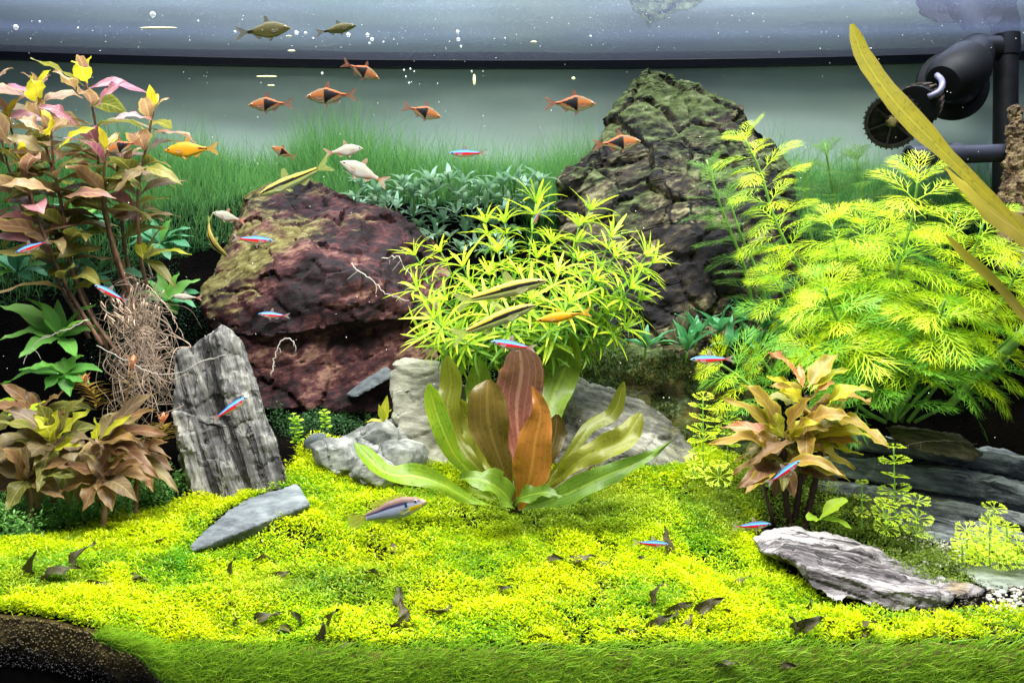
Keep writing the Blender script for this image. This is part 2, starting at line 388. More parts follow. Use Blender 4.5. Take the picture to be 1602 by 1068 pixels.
for j, yy in enumerate([FRONT, .95, 1.15, BACK - .0042]):
    for i in range(nxw + 1):
        x = -.924 + 1.848 * i / nxw; V.append((x, yy, SURF + curve_z(x)))
Fc = [(j * (nxw + 1) + i, j * (nxw + 1) + i + 1, (j + 1) * (nxw + 1) + i + 1, (j + 1) * (nxw + 1) + i) for j in range(3) for i in range(nxw)]
tag(link("water_surface", mesh("water_surface", V, Fc, m_wat)), kind="structure")
# ---------------------------------------------------------------- rocks
def hull(pts):
    bm = bmesh.new()
    for p in pts: bm.verts.new(p)
    r = bmesh.ops.convex_hull(bm, input=bm.verts)
    bmesh.ops.delete(bm, geom=[v for v in bm.verts if not v.link_faces], context='VERTS')
    bmesh.ops.recalc_face_normals(bm, faces=bm.faces)
    vs = [v.co.copy() for v in bm.verts]; bm.verts.index_update(); fs = [tuple(v.index for v in f.verts) for f in bm.faces]; bm.free(); return vs, fs
def slabhull(outline, d, thick, bulge=.01, inset=.88):
    """outline [(px,py) or (px,py,extra depth)] as the front rim at distance d, a slightly smaller rim behind, a bulge in front"""
    fr = [P(q[0], q[1], d + (q[2] if len(q) > 2 else 0)) for q in outline]; c = sum(fr, Vector()) / len(fr)
    bk = [c + (p - c) * inset + Vector((0, thick, 0)) for p in fr]
    md = [c + (p - c) * .62 + Vector((0, -bulge, 0)) for p in fr]
    return fr + bk + md
def rock(name, label, hulls, vox, mat, amp=.004, freq=30, layers=None, lamp=.004, lfreq=120, cat="rock", group=None, rough2=.0012, ang=.5, chunk=None):
    lst = [hull(h) for h in hulls]; V, Fc = join(lst)
    c = sum(V, Vector()) / len(V); c.z = min(v.z for v in V); V = rel(V, c)
    me = bpy.data.meshes.new("tmp"); me.from_pydata(V, [], Fc); ob = bpy.data.objects.new("tmp", me); C.objects.link(ob)
    md = ob.modifiers.new("r", 'REMESH'); md.mode = 'VOXEL'; md.voxel_size = vox
    dg = bpy.context.evaluated_depsgraph_get(); me2 = bpy.data.meshes.new_from_object(ob.evaluated_get(dg))
    bpy.data.objects.remove(ob); bpy.data.meshes.remove(me); me2.name = name
    n = len(me2.vertices); co = np.empty(n * 3, dtype=np.float32); no = np.empty(n * 3, dtype=np.float32)
    me2.vertices.foreach_get("co", co); me2.vertices.foreach_get("normal", no); co = co.reshape(-1, 3); no = no.reshape(-1, 3)
    seed = Vector((random.uniform(0, 50),) * 3); dsp = np.empty(n)
    if layers: ln = Vector(layers[0]).normalized(); gr = Vector(layers[1]).normalized()
    fr = noise.fractal
    for i in range(n):
        p = Vector(co[i]); q = p * freq + seed
        h = amp * fr(q, .9, 2.1, 4) + rough2 * fr(q * 6, .7, 2.1, 2)
        if layers:
            s = p.dot(ln) * lfreq + 3.2 * noise.noise(p * 9 + seed); k = math.floor(s); f = s - k
            a1 = noise.noise(Vector((k * 7.31, p.dot(gr) * 14, k * 1.7))); a2 = noise.noise(Vector(((k + 1) * 7.31, p.dot(gr) * 14, (k + 1) * 1.7)))
            t = sstep(.6, .9, f); msk = min(1, max(0, .55 + 1.2 * noise.noise(p * 13 + seed * 2))); h += lamp * msk * (a1 * (1 - t) + a2 * t) - lamp * .35 * max(0, 1 - abs(f - .75) * 6) * msk
        if chunk:
            pq = p * chunk[0] + seed + noise.noise_vector(p * chunk[0] * .7) * .25; dd, pp_ = noise.voronoi(pq); cp = pp_[0]
            h += chunk[1] * (1.1 * noise.noise(cp * 5.3) + 1.5 * (pq - cp).dot(noise.noise_vector(cp * 3.7 + seed)) - .5 * max(0, 1 - (dd[1] - dd[0]) * 9))
        dsp[i] = h
    co = co + no * dsp[:, None]; me2.vertices.foreach_set("co", co.astype(np.float32).ravel())
    smooth(me2); me2.materials.clear(); me2.materials.append(mat)
    try: me2.set_sharp_from_angle(angle=ang)
    except Exception: pass
    me2.update(); o = link(name, me2); o.location = c; tag(o, label, cat, group); return o
H = lambda *a: [P(*q) for q in a]

m_red = mat_rock("red_lava_stone", [S(10,5,14), S(52,22,36), S(112,60,64), S(214,166,146)], (1,0,.35), 2.4, 24, 1.0, moss=S(138,128,56), mosslev=.80, side=(-2.2, .4, .05), k=.36)
rock("lava_rock", "large rounded reddish brown rock with olive algae behind the grey stones, left of centre", [
  H((318,470,1.10),(332,415,1.12),(392,335,1.14),(402,292,1.18),(448,276,1.19),(470,290,1.18),(540,306,1.17),(650,350,1.16),(712,425,1.16),(684,500,1.10),(560,505,1.06),(420,530,1.07),(330,520,1.09),
    (480,380,1.09),(560,440,1.06),(400,320,1.25),(700,400,1.25),(330,480,1.20),(550,310,1.25)),
  H((335,500,1.09),(345,600,1.085),(470,500,1.085),(640,500,1.095),(400,640,1.075),(660,640,1.085),(700,480,1.15),(350,500,1.22),(680,500,1.22),(380,640,1.2),(660,640,1.2))], .003, m_red,
  .010, 14, ((.2,.3,1), (1,0,.3)), .003, 40, rough2=.0022, chunk=(30, .0045))
m_peak = mat_rock("dark_peak_stone", [S(8,5,14), S(34,26,36), S(92,80,62), S(216,206,160)], (1,0,.25), 2.6, 20, 1.0, moss=S(104,122,60), mosslev=.80, crack=20, side=(-.5, 1.1, -.10), k=.44, lines=26)
rock("peaked_rock", "tall peaked dark rock with mossy green top, tallest stone in the tank", [
  H((1015,104,1.25),(990,138,1.23),(930,212,1.22),(872,290,1.20),(862,330,1.20),(905,420,1.16),(960,600,1.14),(1142,160,1.25),(1208,212,1.235),(1240,268,1.22),(1256,335,1.21),(1268,480,1.18),(1240,620,1.16),(1035,330,1.14),(1120,400,1.12),(1000,500,1.12),
    (1015,122,1.28),(1038,136,1.27),(1062,152,1.25),(880,400,1.30),(1250,400,1.30),(940,600,1.28),(1240,600,1.28)),
  H((1014,104,1.25),(1004,111,1.25),(1024,111,1.255),(988,152,1.235),(1050,152,1.24),(1015,155,1.21),(1014,108,1.27),(1015,150,1.29),(985,150,1.28),(1050,150,1.28)),
  H((1025,430,1.13),(1110,400,1.11),(1180,480,1.12),(1130,620,1.11),(1000,600,1.12),(1030,440,1.2),(1190,480,1.2),(1190,620,1.2),(1000,620,1.2))], .003, m_peak,
  .005, 18, ((-.5,.2,1), (1,0,.5)), .004, 38, rough2=.0022, chunk=(19, .0085))
m_wood = mat_rock("petrified_grey_stone", [S(52,50,56), S(98,97,98), S(140,140,138), S(185,184,176)], (-.3,0,1), 9, 46, 1.0, moss=S(112,108,66), mosslev=.8, lines=70, k=.72)
rock("standing_slab_rock", "upright grey slab rock with vertical grain and broken slanting top, beside the roots", [
  H((270,556,.985),(350,507,.985),(374,530,.98),(402,592,.985),(452,752,.99),(300,780,.985),(272,650,.985),(290,548,1.035),(350,512,1.035),(378,540,1.03),(450,760,1.04),(310,790,1.04)),
  H((338,524,.972),(352,506,.975),(374,530,.972),(452,752,.962),(430,790,.962),(372,790,.962),(352,620,.968),(350,520,1.0),(380,545,1.0),(450,780,1.0),(380,790,1.0)),
  H((270,642,.966),(300,650,.966),(330,668,.964),(352,660,.966),(372,790,.958),(305,790,.958),(284,720,.962),(272,650,.99),(352,666,.99),(372,800,1.0),(300,800,1.0))], .0022, m_wood,
  .004, 30, ((1,.15,.3), (-.3,0,1)), .0045, 75, rough2=.0010, chunk=(38, .0018))
# pale broken rim along the top of the slab
m_slate = mat_rock("blue_grey_slate", [S(70,76,84), S(100,108,114), S(122,130,134), S(150,156,156)], (1,0,.35), 3, 30, .35, fine=.8, k=.8)
rock("flat_slate_rock", "flat dark blue-grey slate shard lying on the carpet at left", [
  H((293,857,0.855),(310,838,0.865),(355,796,0.895),(390,778,0.910),(466,754,0.925),(470,766,0.920),(486,788,0.905),(440,806,0.890),(360,838,0.870),(300,862,0.852),(330,862,0.870),(440,830,0.900),(480,800,0.920))], .0022, m_slate,
  .0012, 30, None, rough2=.0004, ang=.35)
m_grey = mat_rock("grey_stone", [S(76,78,78), S(118,121,118), S(150,153,148), S(184,186,178)], (1,0,.3), 2, 30, .6, moss=S(112,120,66), mosslev=.9, fine=.8, k=1.15)
rock("stone", "pale grey squarish stone at the left end of the small stone pile", [slabhull([(484,696),(505,684),(548,690),(562,716),(552,742),(528,754),(494,726)], .985, .045, .012)], .002, m_grey, .0008, 30, rough2=.0004, ang=.3, chunk=(26, .0042))
rock("stone", "small dark knobbly stone behind the pale squarish one", [slabhull([(474,690),(486,680),(508,682),(510,700),(490,712),(476,704)], 1.02, .03, .006)], .002, m_slate, .003, 40, rough2=.0006, ang=.4)
rock("stone", "grey wedge stone with pointed top at the back of the small stone pile", [slabhull([(528,688),(560,668),(598,655),(628,670),(640,690),(620,720),(560,725)], 1.02, .05, .01)], .002, m_grey, .0008, 30, rough2=.0004, ang=.3, chunk=(26, .0042))
rock("stone", "grey stone with a purplish broken right edge in the small stone pile", [slabhull([(585,716),(602,690),(634,690),(660,698),(668,716),(658,742),(640,752),(596,744)], .985, .05, .012)], .002, m_grey, .0008, 30, rough2=.0004, ang=.3, chunk=(26, .0042))
rock("stone", "grey flat faced stone at the front foot of the small stone pile", [slabhull([(545,742),(560,716),(590,712),(632,742),(604,768),(560,764)], .965, .04, .008)], .002, m_grey, .0008, 30, rough2=.0004, ang=.3, chunk=(26, .0042))
m_tall = mat_rock("pale_layered_stone", [S(96,96,84), S(134,134,120), S(164,164,150), S(196,196,180)], (1,0,-.1), 4, 26, .8, moss=S(116,116,58), mosslev=.9, k=.72)
rock("block_rock", "tall pale grey block stone with a light band, left behind the sword plant", [
  H((614,572,1.05),(640,562,1.05),(690,566,1.05),(700,600,1.04),(612,606,1.045),(616,570,1.12),(692,572,1.12)),
  H((610,608,1.035),(700,604,1.03),(740,600,1.05),(750,660,1.04),(740,745,1.02),(690,760,1.02),(640,700,1.02),(614,650,1.03),(620,610,1.12),(750,610,1.12),(740,740,1.1),(640,740,1.1))], .0025, m_tall,
  .003, 26, ((0,.2,1), (1,0,0)), .003, 50, chunk=(26, .0035))
rock("boulder", "long grey boulder with layered streaks sloping down to the right of the sword plant", [
  H((860,612,1.07),(890,592,1.09),(935,598,1.09),(985,618,1.08),(1030,642,1.06),(1062,676,1.045),(1092,714,1.03),(1085,745,1.01),(990,760,.995),(900,760,1.0),(862,720,1.02),
    (940,680,1.02),(1020,700,1.01),(870,620,1.14),(1030,650,1.13),(1090,720,1.10),(880,740,1.12))], .0025, mat_rock("streaked_boulder", [S(60,58,58), S(104,104,98), S(142,142,134), S(190,190,182)], (1,.1,-.5), 7, 34, .9, moss=S(98,98,50), mosslev=.72, k=.66),
  .005, 26, ((.5,.2,1), (1,0,-.6)), .005, 60, chunk=(22, .004))
m_ledge = mat_rock("layered_ledge_stone", [S(44,48,54), S(84,90,94), S(120,126,128), S(166,170,168)], (1,0,-.22), 8, 30, .9, moss=S(122,106,74), mosslev=.8, k=1.5, lines=34)
led = []
for i in range(5):
    d = 1.085 - .028 * i; yl = 684 + 34 * i; yr = 752 + 36 * i; xl = 1296 + (0, -34, -20, 40, 110)[i]; n_ = 7; pts = []
    for k in range(n_):
        f = k / (n_ - 1); x = xl + (1720 - xl) * f; y = yl + (yr - yl) * f + random.uniform(-4, 4) - (18 * math.sin(f * 3.1) if i < 2 else 0); dd = random.uniform(-.012, .010) + (.014 if k == 0 else 0)
        pts += [(x, y, d + dd), (x + random.uniform(-8, 8), y + 17, d + dd - .002), (x, y - 6, d + .11), (x, y + 18, d + .11)]
    led.append(H(*pts))
    led.append(H(*[(x, yl + (yr - yl) * (x - xl) / (1720 - xl) + o_, d + e_) for x in (xl + 12, (xl + 1720) / 2, 1720) for o_, e_ in ((12, .016), (48, .018), (12, .11), (60, .11))]))
rock("ledge_rock", "large grey layered ledge rock stepping down to the right behind the small yellow plants", led, .0026, m_ledge,
  .0035, 24, ((.22,.1,1), (1,0,-.2)), .003, 160)
rock("stone", "brown flat stone lying on top of the layered ledge rock at right", [
  H((1385,668,1.06),(1440,672,1.04),(1490,688,1.03),(1535,712,1.02),(1515,722,1.01),(1440,708,1.01),(1395,684,1.035),(1400,664,1.12),(1500,680,1.1),(1540,712,1.06))], .0024, mat_rock("brown_flat_stone", [S(70,62,50), S(112,100,80), S(140,128,104), S(170,160,138)], (1,0,-.3), 6, 30, .8), .003, 30, ((.2,0,1), (1,0,-.3)), .002, 130)
m_front = mat_rock("streaked_front_slate", [S(52,47,54), S(128,122,128), S(188,184,190), S(236,234,240)], (1,0,-.26), 10, 38, 1.0, moss=S(168,148,120), mosslev=.84, k=.55, lines=55)
rock("streaked_slate_rock", "pale wedge of streaked layered slate in the right foreground with a pointed right end", [
  H((1178,842,0.883),(1198,830,0.898),(1240,828,0.903),(1295,832,0.903),(1350,850,0.893),(1420,882,0.878),(1490,906,0.863),(1538,930,0.838),(1480,938,0.810),(1400,922,0.798),(1330,905,0.800),(1262,888,0.808),(1225,866,0.828),(1190,862,0.848),
    (1300,880,0.878),(1180,858,0.888),(1300,900,0.878)),
  H((1232,868,0.823),(1262,886,0.800),(1330,905,0.794),(1400,922,0.790),(1500,930,0.814),(1478,948,0.808),(1400,958,0.788),(1310,938,0.788),(1270,920,0.794),(1400,930,0.868),(1260,915,0.848))], .0018, m_front,
  .004, 26, ((.26,.25,1), (1,0,-.26)), .0048, 120, rough2=.0009, ang=.45, chunk=(30, .0018))
rock("flat_slate_rock", "smooth greenish grey slate lying flat at the right edge among white pebbles", [
  H((1488,888,.885),(1520,876,.90),(1600,876,.90),(1700,890,.89),(1700,960,.82),(1602,944,.812),(1545,918,.838),(1500,908,.865),(1700,990,.83),(1500,925,.87),(1602,962,.818),(1600,930,.9))], .0022, mat_rock("greenish_slate", [S(96,106,100), S(124,134,126), S(146,156,146), S(170,178,166)], (1,0,-.2), 3, 26, .4, k=.7), .0015, 24, None, rough2=.0005, ang=.4)
m_mossy = mat_rock("mossy_stone", [S(26,22,14), S(70,62,26), S(112,104,40), S(150,146,70)], (1,0,0), 2, 30, 1.0, moss=S(70,92,40), mosslev=.5)
mossy = rock("mossy_rock", "low olive moss covered rock between the sword plant and the peaked rock", [
  H((880,560,1.12),(905,530,1.14),(960,520,1.14),(1060,560,1.12),(1120,580,1.10),(1180,640,1.07),(1190,720,1.06),(1100,740,1.06),(960,620,1.10),(880,620,1.11),(900,540,1.2),(1180,600,1.2),(1190,720,1.15),(880,640,1.2))], .003, m_mossy, .012, 20)
rock("stone", "thin dark grey slate bar poking out beside the pale block stone", [H((560,600,1.07),(606,572,1.07),(614,590,1.065),(560,622,1.06),(540,618,1.06),(560,600,1.1),(614,580,1.1),(545,620,1.1))], .0025, m_slate, .0015, 30)

# pebbles by the right slates: too small to pick apart
m_peb = mat_col("pebbles", 0, .45, .4)
V = []; Fc = []; cols = []
base = bmesh.new(); bmesh.ops.create_icosphere(base, subdivisions=1, radius=1); bv = [v.co.copy() for v in base.verts]; bf = [tuple(v.index for v in f.verts) for f in base.faces]; base.free()
for (x0, y0, x1, y1, n) in ((1436,848,1512,892,330), (1545,925,1640,966,260), (1400,845,1440,870,40)):
    for _ in range(n):
        px = random.uniform(x0, x1); py = random.uniform(y0, y1); d = on_bed(px, py); p = P(px, py, d); p.z = Gz(p.x, p.y) + random.uniform(0, .004)
        s = random.uniform(.0011, .0026); q = len(V); c = random.choice([S(235,235,225), S(240,236,220), S(205,200,185), S(120,112,100), S(30,28,26), S(245,245,240)])
        sc_ = (random.uniform(.8, 1.3), random.uniform(.7, 1.2), random.uniform(.6, .9)); rz = random.uniform(0, 3.14)
        for v in bv:
            a = v.x * sc_[0]; b_ = v.y * sc_[1]; V.append(p + Vector((a * math.cos(rz) - b_ * math.sin(rz), a * math.sin(rz) + b_ * math.cos(rz), v.z * sc_[2])) * s); cols.append(tuple(v * .55 for v in c))
        Fc += [tuple(i + q for i in f) for f in bf]
tag(link("gravel", mesh("gravel", V, Fc, m_peb, cols)), "white, tan and black pebbles on the bed by the right slates", "gravel", kind="stuff")

# loose soil granules on the cut bank and on the bare black corner at right
V = []; Fc = []; cols = []
def grain(p, s, c):
    q = len(V); rz = random.uniform(0, 3.14); a = math.cos(rz); b_ = math.sin(rz); k1 = random.uniform(.7, 1.3); k2 = random.uniform(.6, 1.1)
    for v in bv: V.append(p + Vector((v.x * a * k1 - v.y * b_, v.x * b_ + v.y * a, v.z * k2)) * s); cols.append(c)
    Fc.extend(tuple(i + q for i in f) for f in bf)
for _ in range(4200):
    x = random.uniform(-.44, -.17) ; t = random.random() ** 1.3; z = Gz(x, FRONT) - .002 - t * .038; br = mixc(S(62, 54, 24), S(112, 98, 60), random.random())
    grain(Vector((x, FRONT - random.uniform(0, .002), z)), random.uniform(.0005, .0013), mixc(br, (.003, .003, .003), sstep(.15, .8, t + random.uniform(-.15, .15))))
for _ in range(2600):
    px = random.uniform(1380, 1640); py = random.uniform(830, 1000); d = on_bed(px, py); p = P(px, py, d); p.z = Gz(p.x, p.y) + .0006
    grain(p, random.uniform(.0007, .0017), random.choice([(.012,.010,.008), (.02,.016,.012), (.006,.005,.005), (.05,.04,.03)]))
tag(link("soil_granules", mesh("soil_granules", V, Fc, m_peb, cols)), "loose brown and black soil granules on the cut bank and the bare right corner", "soil", kind="stuff")

# ---------------------------------------------------------------- ground covers and turf (stuff)
rs = np.random.RandomState(11)
def unit(a): return a / (np.linalg.norm(a, axis=1, keepdims=True) + 1e-9)
def leaflets(Pb, D, L, W, cols, up=None, cup=.25):
    """kite-shaped leaflets, one quad each"""
    n = len(Pb); D = unit(D); upv = np.tile([0, 0, 1.0], (n, 1)) if up is None else up
    s = unit(np.cross(D, upv + rs.normal(0, .35, (n, 3))))
    nn = np.cross(s, D)
    mid = Pb + D * (L * .5)[:, None]; tip = Pb + D * L[:, None] - nn * 0 + np.array([0, 0, -1.0]) * (L * .12)[:, None]
    a = mid + s * (W * .5)[:, None] + nn * (W * cup)[:, None]; b = mid - s * (W * .5)[:, None] + nn * (W * cup)[:, None]
    V = np.stack([Pb, a, tip, b], 1).reshape(-1, 3); Fq = np.arange(4 * n).reshape(n, 4)
    return V, Fq, np.repeat(cols, 4, axis=0)
def blades(Pb, D, L, W, cols_b, cols_t, bend, seg=3):
    """tapering grass blades; bend = sideways drift vector at the tip"""
    n = len(Pb); D = unit(D); s = unit(np.cross(D, rs.normal(0, 1, (n, 3)) * np.array([.3, 1, .2])))
    Vs = []; Cs = []
    for k in range(seg + 1):
        t = k / seg; c = Pb + D * (L * t)[:, None] + bend * (t * t * L)[:, None]; w_ = (W * .5 * (1 - .85 * t))[:, None]
        Vs += [c - s * w_, c + s * w_]; cc = cols_b * (1 - t) + cols_t * t; Cs += [cc, cc]
    V = np.stack(Vs, 1).reshape(-1, 3); Cc = np.stack(Cs, 1).reshape(-1, 3); b0 = (np.arange(n) * 2 * (seg + 1))[:, None]
    q = np.concatenate([b0 + np.array([[2 * k, 2 * k + 1, 2 * k + 3, 2 * k + 2]]) for k in range(seg)], 1).reshape(-1, 4)
    return V, q, Cc
def cat3(lst):
    V = []; Fq = []; Cc = []; o = 0
    for v, f, c in lst: V.append(v); Fq.append(f + o); Cc.append(c); o += len(v)
    return np.concatenate(V), np.concatenate(Fq), np.concatenate(Cc)
def bedpts(n, d0, d1, poly=None, x=.9):
    y = rs.uniform(d0, d1, n); xx = rs.uniform(-x, x, n); z = G(xx, y); px, py = proj(xx, y, z)
    k = (px > -60) & (px < 1662)
    if poly is not None: k &= inpoly(px + rs.normal(0, 5, n), py + rs.normal(0, 4, n), poly)
    return xx[k], y[k], z[k], px[k], py[k]
m_carpet = mat_col("carpet_plant", .45, .45, .3)
CARP = [(-80,862),(40,852),(120,832),(240,800),(300,782),(430,762),(460,735),(470,712),(500,690),(560,700),(640,720),(700,690),(760,720),(830,740),(900,735),(980,735),(1040,720),(1090,700),(1140,716),(1180,745),(1190,800),(1180,850),
        (1240,915),(1300,950),(1400,968),(1500,962),(1560,962),(1700,985),(1700,1300),(-80,1300)]
xx, yy, zz, px, py = bedpts(235000, FRONT, 1.07, CARP)
n = len(xx); den = .62 + .45 * wn(xx, yy, 7) + .35 * wn(yy, xx, 19) + .45 * wn(xx, yy, 55); keep = rs.uniform(0, 1, n) < np.clip(den + .25, .22, 1) * (~inpoly(px, py, [(300,852),(358,800),(400,780),(466,760),(482,786),(400,815),(340,842)]))
xx, yy, zz, px, py, den = [a[keep] for a in (xx, yy, zz, px, py, den)]; n = len(xx)
tall = np.clip(.5 + .5 * wn(xx, yy, 12) + .3 * wn(xx, yy, 33), 0, 1.3)
dim = np.clip((1 - np.hypot((px - 880) / 230, (py - 800) / 55)) * 1.6, 0, 1)           # colour blended to darker olive in an oval round the sword plant
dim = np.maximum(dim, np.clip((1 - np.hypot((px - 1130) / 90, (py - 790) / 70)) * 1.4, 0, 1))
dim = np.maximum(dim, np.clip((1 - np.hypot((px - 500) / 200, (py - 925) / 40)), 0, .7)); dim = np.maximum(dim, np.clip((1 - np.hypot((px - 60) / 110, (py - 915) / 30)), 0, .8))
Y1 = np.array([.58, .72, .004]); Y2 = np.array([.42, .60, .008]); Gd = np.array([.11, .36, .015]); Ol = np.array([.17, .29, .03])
parts = []
per = 4
for j in range(per):
    h = (j + rs.uniform(0, 1, n)) / per * (.003 + .008 * tall); az = rs.uniform(0, 6.283, n); el = rs.uniform(.05, 1.1, n)
    D = np.stack([np.cos(az) * np.cos(el), np.sin(az) * np.cos(el), np.sin(el)], 1)
    Pb = np.stack([xx, yy, zz + h], 1) + D * .0006
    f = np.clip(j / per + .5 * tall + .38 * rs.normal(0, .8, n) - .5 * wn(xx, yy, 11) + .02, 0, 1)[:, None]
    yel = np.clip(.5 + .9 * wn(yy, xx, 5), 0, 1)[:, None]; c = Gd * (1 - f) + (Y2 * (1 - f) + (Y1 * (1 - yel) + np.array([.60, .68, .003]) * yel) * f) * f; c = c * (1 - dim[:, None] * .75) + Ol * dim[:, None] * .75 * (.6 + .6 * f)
    parts.append(leaflets(Pb, D, rs.uniform(.0028, .0058, n), rs.uniform(.0009, .0017, n), c))
# thin pale runners and strands among the leaflets
k = rs.uniform(0, 1, n) < .42; m = k.sum(); az = rs.uniform(0, 6.283, m); el = rs.uniform(.2, 1.3, m)
D = np.stack([np.cos(az) * np.cos(el), np.sin(az) * np.cos(el), np.sin(el)], 1)
ct = np.tile([.50, .52, .03], (m, 1)) * rs.uniform(.6, 1.1, (m, 1))
parts.append(blades(np.stack([xx[k], yy[k], zz[k] + .002], 1), D, rs.uniform(.007, .014, m), rs.uniform(.0005, .0009, m), ct * [.5, .7, .5], ct, np.stack([rs.normal(0, .5, m), rs.normal(0, .5, m), -np.abs(rs.normal(0, .5, m))], 1), 2))
V, Fq, Cc = cat3(parts); tag(link("carpet_plants", mesh_np("carpet_plants", V, Fq, Cc, m_carpet)), "bright lime carpet of tiny leaves covering the front of the bed", "carpet plant", kind="stuff")
# thick green fur of fine strands down the cut face at the front glass
n = 46000; x = rs.uniform(-.62, .62, n); z0 = G(x, x * 0 + FRONT); t = rs.uniform(0, 1, n) ** .8; lim = np.interp(801 + x / FRONT * F, [150, 230, 330, 1700], [0, .012, .046, .064])
z = z0 + .004 - t * lim; k = (lim > .002); x, z, t = x[k], z[k], t[k]; n = len(x)
az = rs.normal(.4, .5, n); D = np.stack([np.sin(az), -np.abs(rs.normal(.25, .2, n)), np.cos(az) * .9 + .1], 1)
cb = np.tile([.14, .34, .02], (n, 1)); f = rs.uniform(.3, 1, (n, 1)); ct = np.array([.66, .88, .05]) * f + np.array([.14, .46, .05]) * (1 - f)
ct = ct * (1 - .45 * t[:, None])  # strands painted darker lower down, where less light falls
v1 = blades(np.stack([x, FRONT - .001 - .016 * np.sqrt(t), z], 1), D, rs.uniform(.006, .013, n), rs.uniform(.0005, .0010, n), cb, ct, np.stack([rs.normal(.4, .3, n), rs.normal(0, .1, n), -np.abs(rs.normal(.2, .3, n))], 1), 2)
V, Fq, Cc = v1; tag(link("front_grass", mesh_np("front_grass", V, Fq, Cc, m_carpet)), "fine green strands of carpet pressed against the front glass", "grass", kind="stuff")
# tall fine turf at the back
xx, yy, zz, px, py = bedpts(78000, 1.195, 1.305)
kk = (px < 1480) | (yy > 1.26); kk &= ~((yy < 1.24) & (px > 560) & (px < 820)); xx, yy, zz, px, py = [a[kk] for a in (xx, yy, zz, px, py)]
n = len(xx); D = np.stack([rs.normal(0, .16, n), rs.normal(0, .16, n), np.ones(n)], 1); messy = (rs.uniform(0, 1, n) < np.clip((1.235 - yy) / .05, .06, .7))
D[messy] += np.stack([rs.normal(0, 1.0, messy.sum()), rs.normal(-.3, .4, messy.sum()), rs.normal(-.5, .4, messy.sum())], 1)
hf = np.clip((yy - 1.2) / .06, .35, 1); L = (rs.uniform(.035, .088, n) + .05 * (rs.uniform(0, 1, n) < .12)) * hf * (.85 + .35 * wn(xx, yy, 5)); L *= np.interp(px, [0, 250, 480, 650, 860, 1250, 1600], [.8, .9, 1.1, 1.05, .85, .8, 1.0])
g1 = np.array([.02, .10, .025]); g2 = np.array([.34, .70, .12]); f = rs.uniform(0, 1, (n, 1)); ct = g2 * f + np.array([.12, .40, .10]) * (1 - f); cb = np.tile(g1, (n, 1)); ct[messy] *= .35; ct[messy, 2] *= 1.5; ct[:, 2] *= 1.2  # haze put into the colour as extra blue; slope strands darker
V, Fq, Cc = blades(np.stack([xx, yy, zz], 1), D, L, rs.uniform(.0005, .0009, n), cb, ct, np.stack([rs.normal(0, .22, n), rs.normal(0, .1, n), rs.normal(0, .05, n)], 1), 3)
Cc[:, 2] *= 1.1  # whole blades tinted bluer again, painted haze
tag(link("back_turf", mesh_np("back_turf", V, Fq, Cc, mat_col("turf_blades", .4, .5, .2))), "tall fine green turf along the rear glass", "grass", kind="stuff")
# mossy mats
def moss(name, label, poly, d0, d1, n, ca, cb_, Lr=(.002, .004), hgt=.012, per=5, frq=25):
    x, y, z, px, py = bedpts(n, d0, d1, poly); n = len(x); parts = []; tl = np.clip(.5 + .6 * wn(x, y, frq), 0, 1.2)
    for j in range(per):
        h = (j + rs.uniform(0, 1, n)) / per * hgt * (.3 + tl); az = rs.uniform(0, 6.283, n); el = rs.uniform(0, 1.2, n)
        D = np.stack([np.cos(az) * np.cos(el), np.sin(az) * np.cos(el), np.sin(el)], 1)
        f = np.clip(rs.uniform(0, 1, (n, 1)) * .6 + .4 * j / per, 0, 1); c = np.array(ca) * (1 - f) + np.array(cb_) * f
        parts.append(leaflets(np.stack([x, y, z + h], 1) + D * .001, D, rs.uniform(*Lr, n), rs.uniform(Lr[0] * .45, Lr[1] * .45, n), c))
    V, Fq, Cc = cat3(parts); return tag(link(name, mesh_np(name, V, Fq, Cc, m_carpet)), label, "moss", kind="stuff")
moss("moss_mat", "dark green moss mat between the standing slab and the lava rock", [(400,575),(450,580),(520,600),(610,610),(640,660),(560,690),(470,690),(430,680),(395,600)], 1.0, 1.16, 60000, (.015,.06,.02), (.09,.22,.08), hgt=.02)
moss("leafy_ground_cover", "low blue green round leaved ground cover at the left edge", [(-60,800),(30,790),(60,776),(130,770),(250,760),(310,765),(280,790),(200,812),(120,832),(40,856),(-60,862)], .86, 1.03, 26000, (.03,.14,.03), (.24,.50,.12), (.003,.0065), hgt=.03, per=6)
moss("moss_mat", "mixed low moss growing under the orange leaved plant and along the front slate", [(1120,740),(1190,745),(1300,760),(1420,800),(1450,850),(1520,910),(1560,950),(1500,940),(1380,890),(1300,850),(1190,820),(1150,860),(1120,800)], .84, 1.05, 45000, (.05,.12,.02), (.26,.36,.04), hgt=.014)
moss("moss_mat", "dark green moss on the slope under the feathery plant", [(880,540),(1000,560),(1100,560),(1250,500),(1330,560),(1330,700),(1200,720),(1100,700),(1060,660),(960,600),(880,590)], 1.03, 1.2, 42000, (.01,.04,.015), (.05,.12,.04), hgt=.015)
moss("moss_mat", "dark moss at the foot of the lava rock left side behind the roots", [(230,520),(320,480),(330,560),(300,640),(200,640),(120,560),(170,440),(290,430)], 1.02, 1.2, 26000, (.008,.04,.018), (.04,.14,.06), hgt=.02)
moss("moss_mat", "green moss on the slope below the star leaved bush behind the sword plant", [(690,540),(860,520),(900,560),(880,720),(700,720)], 1.02, 1.2, 40000, (.02,.07,.02), (.12,.24,.06), hgt=.016)
